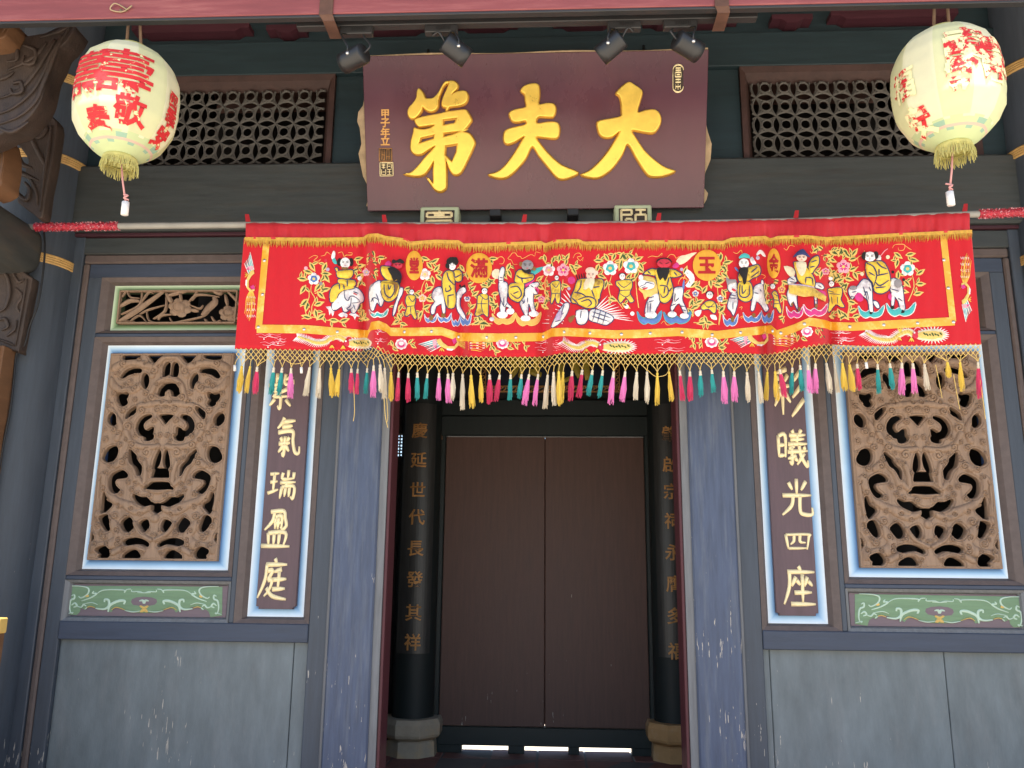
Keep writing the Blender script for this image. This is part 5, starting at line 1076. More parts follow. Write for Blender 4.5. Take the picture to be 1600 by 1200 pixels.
# 3 lady on a white horse
rider(Z2, 'lady in a long gold robe seated sideways on a white horse', dict(bodies=[[(662,570),(690,510),(750,495),(782,560),(792,640),(760,660),(705,690),(690,755),(655,762),(655,690),(690,640),(668,610)],[(905,560),(950,500),(985,488),(998,540),(962,572),(940,640),(948,700),(992,780),(985,822),(940,770),(905,700)],[(755,650),(790,640),(795,740),(770,760)]], lines=[[(700,540),(705,545)],[(940,600),(945,690)]], more=[('cloud',650,805,125,95,'eblue'),('cloud',785,800,140,100,'eblue'),('cloud',900,835,90,110,'eblue'),('cloud',995,820,110,130,'eblue'),('E','ebrown',655,800,22,30,.004,.006),('E','ebrown',775,775,22,26,.004,.006),('P','eblack',[(930,480),(945,470),(950,495),(985,470),(985,505),(945,505)],.004)]),
    dict(parts=[[(775,370),(810,332),(870,342),(890,430),(890,520),(902,620),(882,700),(820,702),(792,640),(770,540),(762,450)],[(870,345),(920,320),(962,360),(955,430),(915,445),(885,420)]], lines=[[(810,350),(830,420),(890,480)],[(830,480),(850,520),(800,540),(800,500)],[(820,580),(880,570)],[(820,580),(820,690)],[(880,350),(890,400),(950,370)]]),
    [('E','eblack',865,245,62,48,.006,.0085),('E','eblack',820,285,26,32,.005,.009),('face',862,280,38,48),('E','eblack',850,212,20,14,.004,.012),('E','eblack',893,214,22,15,.004,.012)])
# 4 dark faced rider on a white tiger
rider(Z3, 'dark-faced bearded rider on a white beast with raised tail', dict(bodies=[[(185,450),(230,440),(270,460),(276,540),(265,640),(312,690),(302,712),(255,690),(245,762),(215,772),(195,700),(205,620),(185,530)],[(440,520),(480,490),(525,490),(527,640),(548,740),(520,757),(495,700),(480,660),(472,770),(440,768),(395,665),(410,610),(440,580)],[(190,455),(185,380),(205,310),(232,298),(245,330),(232,390),(230,450)],[(480,480),(520,455),(575,450),(580,480),(545,520),(570,560),(530,565),(510,520)]],
    lines=[[(205,620),(240,690),(270,650)],[(235,600),(235,690)],[(410,610),(430,650),(440,620)],[(420,660),(445,640)],[(470,600),(470,650)],[(195,400),(225,405)],[(190,430),(225,430)],[(500,480),(530,500)]],
    more=[('P','emag',[(430,470),(480,440),(540,410),(520,450),(460,490)],.004),('B','emag',[(540,500),(575,520),(570,550)],18,.010),('cloud',235,810,230,120,'eorange','eyellow'),('cloud',475,815,250,140,'eorange','eyellow'),('E','ewhite',220,770,55,35,.005),('E','ewhite',300,735,40,32,.005),('E','ewhite',450,805,50,32,.005),('E','ewhite',530,760,50,30,.005),('E','ewhite',118,812,26,22,.005)]),
    dict(parts=[[(300,460),(420,455),(440,470),(425,600),(380,645),(330,630),(285,590),(280,510)],[(340,430),(360,345),(410,322),(470,362),(530,370),(526,420),(440,462),(360,455)]], lines=[[(300,500),(370,490),(410,560),(370,610),(300,560)],[(330,560),(380,540)],[(410,400),(420,455)],[(360,380),(410,410),(520,400)]], more=[('B','ebrown',[(325,270),(345,340),(350,370)],9)]),
    [('E','ebrown',405,270,20,24,.004,.009),('E','ebrown',535,315,18,20,.004,.009),('face',468,282,60,55,'egrey'),('P','eblack',[(410,315),(450,330),(490,315),(500,345),(465,362),(425,345)],.005,2,.013),('P','eteal',[(505,330),(590,300),(625,300),(590,345),(510,385)],.003,2,.004)])
# 5 elder on a turtle between fans of white feathers
fan = [('B','ecream',[(880-18*k*.2, 640+8*k),(760-12*k+6*k, 545+34*k)],15,.002) for k in range(9)]
fan1 = [('B','ewhite',[(905-10*k,620+26*k),(845-26*k, 520+37*k)],14,.002,.0015,(1,.8,.1)) for k in range(10)]
fan2 = [('B','ewhite',[(1150+12*k,700+10*k),(1260+28*k, 580+28*k)],14,.002,.0015,(1,.8,.1)) for k in range(10)]
rider(Z3, 'pink-faced elder with pale beard riding a turtle between white feather fans', dict(bodies=[[(1080,740),(1130,710),(1270,760),(1322,810),(1250,872),(1160,850),(1075,820)],[(948,730),(1062,720),(1062,820),(1020,866),(958,850)],[(700,890),(740,800),(830,660),(882,662),(862,750),(800,840),(730,892)]],
    lines=[[(1100,780),(1270,835)],[(1110,740),(1290,800)],[(1140,715),(1110,830)],[(1190,730),(1160,845)],[(1240,750),(1210,860)],[(1000,730),(990,800)],[(760,790),(830,750)],[(740,840),(800,820)],[(830,670),(790,800)]], more=fan1+fan2+[('E','elilac',780,780,30,60,.003,.009,10,.5),('P','ebrown',[(870,800),(940,770),(920,820),(890,850)],.003)]),
    dict(parts=[[(960,430),(1030,410),(1100,420),(1150,520),(1170,650),(1120,702),(1040,702),(960,662),(905,650),(900,590),(930,520)],[(1100,430),(1200,415),(1222,470),(1190,560),(1170,650),(1140,560)]], lines=[[(930,550),(1000,560),(1060,600)],[(1000,430),(990,500),(960,540)],[(970,620),(1060,590),(1140,620),(1140,690)],[(1000,640),(1070,620),(1100,660),(1060,690)],[(1120,500),(1180,490)],[(1100,520),(1130,600)],[(905,600),(970,660)]]),
    [('P','ecream',[(1045,415),(1130,415),(1118,490),(1100,530),(1075,500),(1050,520),(1020,510)],.006,2,.016),('face',1095,378,48,48,'eskin'),('E','eskin',1090,335,50,36,.005,.009),('E','eskin',1148,355,20,22,.004,.009)]+[('B','eblack',[(965+22*k,430-8*k),(950+25*k,370-4*k)],12) for k in range(4)])
# 6 red faced rider on a lion
rider(Z4, 'crimson-faced rider with black beard on a lion with yellow mane', dict(bodies=[[(320,640),(380,560),(440,560),(450,640),(420,700),(390,762),(330,767),(300,740)],[(578,540),(600,500),(680,500),(672,600),(682,650),(722,740),(702,777),(670,720),(640,660),(600,690),(570,742),(553,700),(575,630)]],
    lines=[[(330,640),(330,750)],[(360,650),(350,750)],[(340,640),(390,630)],[(350,600),(390,590)],[(600,640),(640,600)],[(560,680),(610,660)],[(640,680),(700,690)],[(670,720),(710,730)],[(600,560),(590,640)]],
    more=[('P','eyellow',[(235,420),(280,385),(360,395),(410,420),(440,480),(430,560),(370,600),(330,590),(300,620),(280,560),(240,520),(250,470)],.007),('P','ewhite',[(235,450),(270,420),(330,440),(390,450),(390,500),(330,520),(290,520),(245,495)],.006,2,.011),('B','enavy',[(250,490),(300,470),(320,450),(390,470)],9,.016),('B','enavy',[(270,500),(310,490)],9,.016),('B','ered',[(280,515),(330,500)],22,.015),('E','ewhite',262,400,24,26,.005,.012),('P','eblue',[(668,510),(678,440),(692,430),(690,510)],.003),('cloud',345,800,240,140,'eblue','eteal'),('cloud',620,800,270,130,'eblue','eteal'),('E','ewhite',360,770,60,36,.005,.009),('E','ewhite',570,765,45,30,.005,.009),('E','ewhite',690,780,45,28,.005,.009)]),
    dict(parts=[[(390,330),(440,310),(520,310),(560,330),(552,400),(572,470),(582,540),(552,620),(500,655),(450,632),(440,560),(420,480),(408,400)],[(545,320),(600,325),(668,370),(640,392),(560,402),(540,370)],[(280,375),(310,340),(375,312),(410,330),(400,385),(330,372)]], lines=[[(450,480),(520,490),(530,560),(480,600),(450,560)],[(500,490),(490,560)],[(540,400),(520,480)],[(590,350),(620,385)],[(330,340),(360,370)],[(540,540),(570,500)]]),
    [('P','eblack',[(425,310),(540,310),(530,380),(500,440),(480,400),(450,430),(425,370)],.006,2,.016),('E','eblack',490,245,78,40,.005,.009),('E','ered',490,262,70,46,.006,.0125),('B','eblack',[(445,255),(475,265)],7,.019),('B','eblack',[(505,265),(540,255)],7,.019)])
# 7 rider with black beard and teal cap
rider(Z5, 'pale-faced rider in a teal cap with long black beard on a white horse', dict(bodies=[[(110,640),(150,550),(202,550),(207,640),(190,720),(165,782),(140,740),(105,700)],[(360,520),(380,480),(450,462),(467,560),(482,640),(512,710),(480,742),(440,680),(392,640),(370,722),(335,722),(350,600)],[(105,490),(120,440),(185,430),(200,490),(195,545),(140,550),(110,520)],[(440,470),(440,430),(455,425),(465,470)]], lines=[[(120,600),(190,610)],[(120,570),(190,580)],[(160,640),(160,720)],[(370,550),(410,560)],[(430,520),(440,540)]],
    more=[('P','egrey',[(90,395),(125,420),(185,420),(190,450),(130,460),(105,480)],.004,2,.01),('B','ered',[(150,515),(190,535)],26,.014),('cloud',135,825,150,130,'eblue'),('cloud',350,795,180,110,'eblue'),('cloud',500,790,120,140,'eblue'),('E','ebrown',155,815,16,30,.004,.008),('E','ebrown',365,775,18,24,.004,.008),('E','ebrown',515,775,18,26,.004,.008)]),
    dict(parts=[[(205,470),(240,440),(320,440),(352,500),(352,600),(300,642),(240,627),(205,580)],[(215,360),(290,310),(370,280),(410,275),(435,320),(422,380),(350,412),(310,440),(220,440)]], lines=[[(230,470),(225,570),(270,600),(320,570),(325,480)],[(250,480),(255,560),(290,520)],[(340,350),(400,300)],[(340,400),(420,340)]]),
    [('P','eblack',[(225,310),(310,300),(300,380),(290,450),(265,470),(250,400),(220,360)],.007,2,.016),('face',268,262,50,50),('P','eteal',[(220,215),(225,190),(270,160),(320,180),(325,215),(270,205)],.006,2,.0125),('P','ewhite',[(325,225),(350,195),(375,235),(390,265),(355,275)],.004),('P','ewhite',[(390,170),(420,130),(455,140),(485,195),(455,190),(430,165),(400,185)],.004),('E','elilac',405,208,20,20,.003),('B','eblue',[(180,300),(215,345)],20)])
# 8 elder waving, yellow fringed saddle
rider(Z5, 'bearded elder raising an arm above a yellow fringed saddle cloth', dict(bodies=[[(690,560),(720,500),(800,520),(790,600),(800,700),(815,735),(790,720),(755,640),(745,680),(725,680),(700,620)],[(960,560),(985,560),(990,690),(970,690)],[(975,455),(1030,460),(1060,500),(1040,520),(1000,510),(970,500)],[(700,420),(760,385),(790,440),(740,470),(705,470)]], lines=[[(720,400),(770,430)],[(720,440),(780,450)],[(1000,480),(1040,500)]],
    more=[('P','ecream',[(660,290),(740,300),(775,350),(750,400),(700,370)],.004),('cloud',770,745,170,130,'emag'),('cloud',975,725,240,130,'emag'),('P','emag',[(1000,530),(1070,540),(1075,590),(1020,580)],.003),('E','ebrown',740,660,14,22,.004,.008),('E','ebrown',815,715,14,22,.004,.008),('E','ebrown',982,680,14,22,.004,.008)]),
    dict(parts=[[(755,250),(830,250),(900,310),(920,340),(960,400),(965,495),(860,482),(800,430),(780,350)],[(900,300),(930,220),(1000,185),(1010,260),(962,330),(930,370)]], lines=[[(880,400),(940,410),(950,480)],[(880,400),(875,460)],[(930,250),(990,230)],[(920,300),(970,290)]],
    more=[('P','eyellow',[(710,472),(860,480),(960,505),(1082,590),(1072,640),(1010,610),(960,582),(860,592),(780,575),(710,555)],.004,1,.012)]+[('B','egold',[(720+14*k,480+1.8*k+(max(0,k-16)*5)),(722+14*k,560+2*k+(max(0,k-16)*3))],8,.016) for k in range(25)]+[('B','elilac',[(710,468),(850,476),(965,500)],14,.017)]),
    [('P','ecream',[(785,250),(880,250),(880,330),(850,385),(820,375),(795,330)],.007,2,.016),('P','enavy',[(750,205),(790,150),(850,118),(890,160),(925,205),(880,190),(800,185)],.005,2,.010),('face',838,205,52,42,'eskin')])
# 9 child on a mule
rider(Z6, 'child in a gold robe on a grey mule with its head lowered', dict(bodies=[[(520,490),(580,490),(630,560),(645,690),(652,762),(610,772),(590,690),(550,640),(518,590)],[(150,570),(220,560),(280,490),(352,530),(362,680),(367,790),(335,792),(320,690),(270,640),(230,612),(182,672),(148,620)],[(370,680),(410,700),(425,745),(400,750),(370,710)],[(530,610),(560,640),(550,730),(530,730)]], lines=[[(280,560),(320,690)],[(330,560),(350,600)],[(290,640),(310,600),(330,680)],[(530,580),(600,600)],[(590,660),(630,690)],[(180,610),(220,600)],[(160,650),(200,650)]],
    more=[('E','egrey',590,530,36,40,.003,.009),('E','egrey',190,570,36,20,.003,.009),('P','emag',[(200,640),(260,610),(280,680),(230,690)],.003),('P','emag',[(510,620),(555,640),(540,690),(500,660)],.003),('cloud',350,785,230,120,'eteal'),('cloud',615,765,260,130,'eteal'),('E','eblack',345,795,20,16,.004,.008),('E','eblack',540,745,18,16,.004,.008),('E','eblack',630,785,26,18,.004,.008)]),
    dict(parts=[[(300,345),(380,332),(450,332),(496,390),(520,470),(522,570),(450,622),(380,602),(360,520),(310,460)]], lines=[[(310,350),(370,380),(400,460),(370,560)],[(400,340),(440,380),(490,400)],[(400,460),(500,440)],[(390,520),(430,550),(510,500)],[(330,430),(380,460)],[(390,570),(480,560)],[(420,400),(420,450)]]),
    [('E','eblack',290,285,26,38,.005,.0085),('E','eblack',392,278,24,36,.005,.0085),('face',338,290,54,44),('P','ewhite',[(395,300),(425,275),(440,300),(430,335),(405,335)],.005),('B','epink',[(430,290),(470,240),(500,220)],8),('E','ecream',498,295,18,18,.004)])
# attendants
for (z, hx, hy, r, bp, ls) in ((Z2,463,545,24,[(400,610),(420,575),(495,580),(502,640),(490,690),(515,790),(490,812),(455,760),(420,785),(392,770),(415,690),(400,650)],[[(430,590),(470,640),(500,600)],[(410,690),(490,680)],[(450,690),(455,760)]]),
    (Z2,1182,535,30,[(1110,590),(1150,560),(1212,570),(1220,650),(1215,790),(1170,760),(1120,782),(1085,770),(1105,690)],[[(1130,570),(1190,620),(1220,600)],[(1110,660),(1210,660)],[(1160,600),(1150,680),(1170,760)]]),
    (Z3,757,405,22,[(690,470),(720,440),(790,440),(795,560),(785,655),(755,650),(740,600),(712,662),(695,640),(705,560)],[[(710,460),(750,500),(785,450)],[(705,560),(790,560)],[(745,560),(742,600)]]),
    (Z3,1405,392,32,[(1340,440),(1400,425),(1495,430),(1502,500),(1480,555),(1522,630),(1480,650),(1440,600),(1390,655),(1362,610),(1380,520),(1345,480)],[[(1360,450),(1420,500),(1490,450)],[(1370,530),(1490,525)],[(1380,560),(1440,595),(1490,560)]]),
    (Z4,940,575,36,[(850,690),(900,640),(960,630),(1000,660),(1002,740),(975,755),(930,715),(870,722)],[[(880,650),(930,700),(990,650)],[(920,690),(990,690)]]),
    (Z5,552,490,26,[(540,560),(570,530),(600,560),(615,640),(640,730),(620,755),(585,700),(560,700),(565,620)],[[(560,560),(610,590)],[(570,620),(615,630)],[(560,660),(620,660)]]),
    (Z5,1132,465,28,[(1090,520),(1130,505),(1230,500),(1235,580),(1225,620),(1262,690),(1220,695),(1175,670),(1112,745),(1098,720),(1110,620)],[[(1110,560),(1220,570)],[(1130,590),(1140,660)],[(1190,590),(1190,660)],[(1100,530),(1160,550)]])):
    e = Em(*z); e.P('egold', bp, .007, 2, .003); e.outline('enavy', bp, 8, .004)
    for q in ls: e.B('enavy', q, 8, .010)
    e.E('eblack', hx, hy-r*.45, r*1.15, r*.7, .004, .006); e.face(hx, hy, r*.9, r, up=.008); e.done('embroidered_attendant', BAN)
# blossoms and leafy sprays
for (z, x, y, r, c1, c2) in ((Z1,760,415,62,'ewhite','eblue'),(Z2,592,370,60,'ewhite','eskin'),(Z2,568,605,42,'eskin','eorange'),(Z3,678,328,64,'ewhite','epink'),(Z3,822,328,66,'epink','emag'),(Z3,1285,310,76,'ewhite','eteal'),(Z3,1490,290,80,'ewhite','eteal'),(Z5,1250,295,72,'epink','emag'),(Z6,675,400,68,'ewhite','eteal'),(Z1,1280,350,42,'epink','elilac'),(Z3,605,615,38,'epink','emag'),(Z5,1075,340,40,'epink','emag'),(Z2,1010,610,32,'ewhite','eblue'),(Z4,800,560,34,'ewhite','eblue'),(Z4,1045,610,36,'ewhite','eblue'),(Z5,640,520,40,'eorange','ered')):
    e = Em(*z); e.flower(x, y, r, c1, c2, 'eyellow'); e.done('embroidered_blossom', BAN)
for (z, x, y, r) in ((Z2,360,1058,64),(Z3,222,1050,66),(Z4,960,1035,70),(Z5,890,935,62)):
    e = Em(*z)
    for k in range(8): a = k*math.pi/4; e.E('ewhite', x+r*.62*math.cos(a), y+r*.55*math.sin(a), r*.36, r*.34, .003, .0022+.0002*k, 8)
    e.E('epink', x, y, r*.72, r*.62, .003, .005); e.E('emag', x, y+r*.1, r*.5, r*.42, .002, .008); e.E('ewhite', x, y-r*.08, r*.38, r*.3, .002, .0102); e.done('border_blossom', BAN)
def spray(z, stems, L, lst, curls=()):
    e = Em(*z)
    for s_ in stems: e.B('eyellow', s_, 9, .0018, .0015, (1, 1, .6))
    for c in curls: e.B('eorange', c, 7, .0018, .0015, (.6, 1, .5))
    e.leaves(L, lst); e.done('leaf_spray', BAN)['kind'] = 'stuff'
spray(Z1, [[(745,760),(740,690),(772,610),(732,540),(738,470)],[(690,780),(675,700),(715,590),(700,500)],[(770,560),(860,525)],[(640,810),(740,790),(860,820),(1060,835)]], 92, [(745,295,60),(705,345,20),(650,415,0),(885,405,50),(880,365,10),(655,520,115),(800,500,130),(830,575,50),(875,518,-10),(665,650,140),(810,660,-10),(865,300,120),(690,690,100),(690,790,200),(780,760,80),(830,790,150),(960,825,10),(1060,825,-20)], [[(710,215),(760,185),(800,195),(760,235),(800,240),(830,220),(790,270)],[(830,190),(870,180),(890,150),(930,180)],[(1150,300),(1200,300)]])
spray(Z1, [[(1180,500),(1215,450),(1250,380),(1270,280)],[(1200,690),(1260,740)]], 80, [(1200,215,-10),(1180,325,-20),(1210,385,-30),(1215,460,120),(1225,285,-10),(1215,695,-60),(1240,760,100),(1215,820,170),(1275,810,10)])
spray(Z2, [[(20,280),(90,210),(200,190)],[(60,360),(100,400)]], 84, [(80,165,60),(165,205,10),(105,260,5),(110,325,-25),(90,395,70),(40,215,110)])
spray(Z2, [[(540,840),(580,700),(560,520),(600,420)],[(640,340),(700,310)],[(580,560),(650,500)]], 84, [(595,215,20),(690,240,-25),(710,310,-60),(640,285,45),(670,430,80),(735,400,30),(635,510,-20),(640,620,30),(610,690,-30),(545,770,120),(520,580,40),(430,510,-20)])
spray(Z2, [[(300,850),(340,740),(370,640)],[(260,870),(400,850)]], 74, [(310,840,150),(350,700,110),(340,790,60),(400,760,40),(300,700,90),(380,860,10)], [[(330,690),(370,660),(390,700)]])
spray(Z2, [[(1020,770),(1050,670),(1000,600)],[(1030,870),(1100,850),(1260,860)],[(1160,460),(1200,440)]], 76, [(1040,460,-20),(1060,510,-30),(1090,560,-40),(1060,690,-40),(1010,760,110),(1250,440,-30),(1180,480,20),(1270,215,0),(1100,850,150),(1130,810,70),(1170,860,10),(1010,380,70),(960,310,60),(1290,560,-10),(1280,680,10),(1250,620,60)])
spray(Z3, [[(20,500),(30,420)],[(140,760),(150,680),(130,600)],[(0,880),(120,850)]], 80, [(130,215,10),(110,440,30),(90,470,120),(150,690,120),(120,660,20),(60,860,20),(20,850,150),(240,380,50),(280,300,110),(290,360,60)], [[(160,215),(210,195),(240,225),(225,265),(190,265)],[(370,270),(330,270),(310,230),(275,215),(300,185),(320,160),(350,160),(370,190),(400,195),(420,215),(500,175),(540,190),(550,150),(600,160)]])
spray(Z3, [[(640,720),(650,560),(640,440),(670,380)],[(560,720),(580,640)]], 76, [(640,215,80),(720,230,100),(700,290,110),(600,500,40),(590,410,-30),(660,560,60),(690,470,-30),(650,640,100),(550,680,110),(640,690,30),(780,215,90),(860,200,-60),(850,250,110),(690,610,20),(570,590,-20)])
spray(Z3, [[(810,520),(820,420)],[(900,330),(940,380)]], 76, [(910,300,40),(960,290,10),(930,340,60),(840,480,20)], [[(920,210),(940,170),(980,160),(1000,190),(960,200),(990,235),(1020,200),(1010,240)]])
spray(Z3, [[(1300,620),(1270,500),(1300,380)],[(1300,580),(1370,650),(1410,710)]], 84, [(1170,235,10),(1250,205,60),(1320,200,110),(1160,310,110),(1200,390,20),(1240,470,100),(1430,205,60),(1400,190,110),(1490,190,20),(1390,260,100),(1310,615,20),(1440,680,30),(1470,390,-40)])
spray(Z4, [[(240,700),(220,560),(210,400)]], 80, [(240,215,-20),(160,195,50),(90,205,60),(265,290,60),(180,420,-30),(60,290,110),(215,380,110),(260,330,30)], [[(330,205),(370,190),(430,195),(470,160),(465,190)],[(520,210),(550,175),(590,180),(610,210),(640,190)]])
spray(Z4, [[(770,790),(780,700),(750,620)],[(1030,870),(1050,740),(1030,640),(1010,440)],[(780,845),(1010,865)]], 84, [(780,470,-40),(830,500,20),(720,580,30),(760,650,120),(800,690,-20),(750,740,60),(840,640,-30),(950,460,80),(1040,430,-30),(1020,480,20),(1090,320,60),(1120,250,-10),(1050,200,90),(900,820,80),(860,850,170),(940,850,10),(1060,710,-50),(1090,640,-20),(1080,560,60),(1090,380,30),(890,520,-60),(1000,700,100)], [[(460,860),(490,830),(520,870),(580,860)],[(640,440),(660,400),(700,410),(720,440),(690,450)]])
spray(Z4, [[(680,420),(720,330)]], 80, [(700,330,-60)], [[(630,470),(640,430),(680,400),(720,420),(700,460)]])
e = Em(*Z4)
e.P('ecream', [(610,240),(650,190),(700,180),(760,160),(815,155),(770,190),(730,230),(690,260),(640,275)], .003); e.P('ewhite', [(680,350),(720,320),(780,370),(790,440),(740,500),(700,480),(740,420)], .002); e.P('ewhite', [(790,740),(860,720),(840,780),(810,780)], .003); e.P('ewhite', [(945,770),(1000,775),(1010,820),(960,810)], .003); e.P('emag', [(570,290),(620,250),(640,290),(600,310)], .003); e.done('white_flame', BAN)['kind'] = 'stuff'
spray(Z5, [[(20,860),(30,700),(10,620)],[(490,640),(480,520)],[(640,800),(660,650),(640,560)]], 80, [(100,250,-10),(30,210,90),(70,310,30),(40,440,-20),(20,390,20),(50,720,-40),(480,500,80),(480,570,100),(540,620,-20),(510,640,150),(630,800,160),(670,600,30),(590,440,10),(680,450,20)], [[(160,150),(200,165),(240,130),(250,165)],[(390,430),(400,390),(440,370),(480,390),(450,420)],[(220,700),(250,690),(240,720)],[(240,810),(260,780),(220,800)],[(660,110),(690,130),(720,85),(770,95)]])
spray(Z5, [[(1300,800),(1300,640),(1250,520),(1250,380)],[(1110,790),(1200,780),(1300,800)]], 84, [(1025,115,30),(980,130,-30),(1080,185,0),(1150,160,20),(1230,145,80),(1290,180,40),(1140,230,20),(1110,275,20),(1150,350,-30),(1200,390,60),(1030,370,100),(1220,430,-30),(1160,420,110),(1270,490,110),(990,360,40),(1210,750,70),(1150,790,10)], [[(920,140),(940,165),(970,130),(1010,150)]])
spray(Z6, [[(130,840),(155,700),(105,600),(100,470)],[(680,690),(732,560),(715,450)],[(0,830),(240,835)]], 80, [(200,255,-45),(125,255,60),(75,250,110),(30,260,30),(190,310,-15),(190,400,-20),(210,460,70),(150,490,10),(50,480,-30),(110,550,-30),(180,700,20),(190,770,-20),(220,820,-20),(120,820,40),(90,830,160),(590,280,30),(700,270,-10),(730,320,15),(580,350,110),(790,430,-40),(670,530,50),(790,535,-10),(770,620,-10),(590,460,100),(640,600,20)], [[(540,215),(560,185),(620,180),(650,190),(640,230),(600,235),(590,210)],[(650,190),(690,220),(710,230)],[(240,360),(230,300),(280,270),(290,235)],[(260,440),(290,420),(270,470)]])
# round gold medallions with their four characters
for (z, x, y, rx_, ry_, ch, fs, lab) in ((Z2,487,283,84,146,'堂',.082,None),(Z2,1127,308,128,150,'滿',.098,None),(Z4,912,280,138,154,'玉',.095,None),(Z5,562,262,66,148,'金',.10,None)):
    e = Em(*z); e.E('eorange', x, y, rx_, ry_, .004, .006, 28); o = e.done('medallion', BAN); o.data.materials.clear(); o.data.materials.append(M['ribbonm'] if 'ribbonm' in M else M.setdefault('ribbonm', mat('medallion_gold', (.74, .36, .03), .6, .2, 40, (1, 1, .2), .3, 120)))
    me = text_mesh(ch, fs, 0, 0, .0035); cx, cy = e.t((x, y)); wide = rx_/ry_
    kpx = 313.
    bm = bmesh.new(); bm.from_mesh(me); bmesh.ops.triangulate(bm, faces=bm.faces)
    for _ in range(2):
        es = [q for q in bm.edges if q.calc_length() > .012]
        if es: bmesh.ops.subdivide_edges(bm, edges=es, cuts=1); bmesh.ops.triangulate(bm, faces=bm.faces)
    for v in bm.verts: v.co = Vector(BS(cx+v.co.x*kpx*wide*1.05, cy-v.co.y*kpx, .0125))
    bm.to_mesh(me); bm.free(); setmat(me, M.setdefault('medred', mat('medallion_red', (.40, .012, .015), .7, .1, 40))); link('character', me, o)
# dragons, phoenixes and cloud scribbles along the hem and sides
def dragon(z, pts, head, sgn=1):
    e = Em(*z); P = smooth(pts, 6)
    for i in range(0, len(P)-1):
        a = P[i+1]-P[i]; l = np.hypot(*a); nx, ny = -a[1]/l, a[0]/l; L = 62*(1-.35*i/len(P))
        for d in (-1, 1): e.B('ewhite', [tuple(P[i]), (P[i][0]+nx*d*L-a[0]/l*34, P[i][1]+ny*d*L*.85-a[1]/l*20)], 11, .0018, .001, (1, .8, .1))
    e.B('ecream', pts, 62, .003, .003, (.35, .8, 1)); e.B('eyellow', pts, 34, .006, .002, (.3, .8, 1))
    for i in range(2, len(P)-1, 2): e.B('egold', [(P[i][0]-10, P[i][1]-14), (P[i][0]+6, P[i][1]+14)], 6, .0085, .001)
    hx, hy, L = head
    for k in range(22):
        a = R(-150+k*13.5); e.B('ewhite', [(hx+L*.55+math.cos(a)*L*.34, hy+math.sin(a)*40), (hx+L*.55+math.cos(a)*L*.56, hy+math.sin(a)*82)], 13, .0018, .001, (1, .8, .1))
    e.P('ecream', [(hx,hy-25),(hx+L*.3,hy-45),(hx+L*.7,hy-55),(hx+L*.95,hy-25),(hx+L*.95,hy+25),(hx+L*.7,hy+55),(hx+L*.25,hy+48),(hx,hy+30)], .005, 2, .004)
    e.P('eyellow', [(hx+20,hy-18),(hx+L*.4,hy-34),(hx+L*.85,hy-28),(hx+L*.85,hy+26),(hx+L*.4,hy+36),(hx+20,hy+20)], .003, 2, .0085)
    for k in range(7): e.B('egreen', [(hx+L*(.25+.09*k), hy-20+8*(k % 3)), (hx+L*(.32+.09*k), hy+2+9*(k % 2))], 14, .012, .001)
    e.E('ered', hx-4, hy, 30, 34, .003, .0085); e.E('ewhite', hx-14, hy-20, 9, 9, .002, .012, 8); e.B('epink', [(hx-20,hy-40),(hx+10,hy-70),(hx+40,hy-60)], 10, .004)
    for (a, b) in ((-140, -62), (-40, 60), (-150, 50)):
        for k in range(3): e.B('egold', [(hx+a, hy+b*.4), (hx+a-24+22*k, hy+b)], 12, .004)
    e.done('embroidered_dragon', BAN)
dragon(Z1, [(600,985),(680,1010),(780,1045),(870,1040),(930,1000),(1010,985),(1070,1020)], (1090,1050,250))
dragon(Z3, [(820,1030),(900,1080),(980,1095),(1040,1065),(1110,1045),(1170,1070)], (1200,1085,320))
dragon(Z6, [(300,965),(370,1010),(450,1030),(540,1030),(600,985),(680,960),(730,990)], (750,990,270))
def phoenix(f, label=None):
    e = Em(0, 0, 1); m = lambda L: [f(*p) for p in L]
    for k in range(9): e.B('eteal' if k % 2 else 'ewhite', m([(30+k*1.5, -5+k*1.0), (2+k*2.2, 3+k*1.5-(4-abs(4-k))*.6)]), 1.5, .002, .001)
    e.P('epink', m([(24,-3),(30,-4),(30,10),(25,8)]), .002, 1, .004); e.P('emag', m([(26,6),(30,4),(30,11)]), .002, 1, .005)
    e.P('eyellow', m([(30,-4),(36,-6),(40,0),(48,6),(58,6),(62,0),(60,-5),(54,-8),(64,-6),(65,4),(58,11),(46,11),(36,6),(32,2)]), .004, 1, .004)
    e.P('emag', m([(54,-4),(60,-8),(62,-1),(57,3)]), .002, 1, .008); e.P('ewhite', m([(46,9),(58,10),(54,13),(46,12)]), .002, 1, .006)
    for k in range(9):
        y = -7+k*2.3; e.B('eorange' if k % 2 else 'egold', m([(62, 0+y*.2), (75, y*.9), (90, y*.8+3*math.sin(k)), (112-3*abs(k-4), y+3)]), 1.1, .0022, .001)
        for q in range(4): x = 72+q*10; e.B('ewhite', m([(x, y*.85), (x+4, y*.85+(2.2 if k % 2 else -2.2))]), .8, .002, .0008)
    for k in range(3): e.B('egold', m([(38, 8), (34+4*k, 14)]), 1.6, .003)
    o = e.done('embroidered_phoenix', BAN)
phoenix(lambda x, y: (652+x, 535+y*1.0)); phoenix(lambda x, y: (1139+x*.95, 528+y))
phoenix(lambda x, y: (393-y*.75, 392+x*.98)); phoenix(lambda x, y: (1507+y*.75, 505-x*.98))
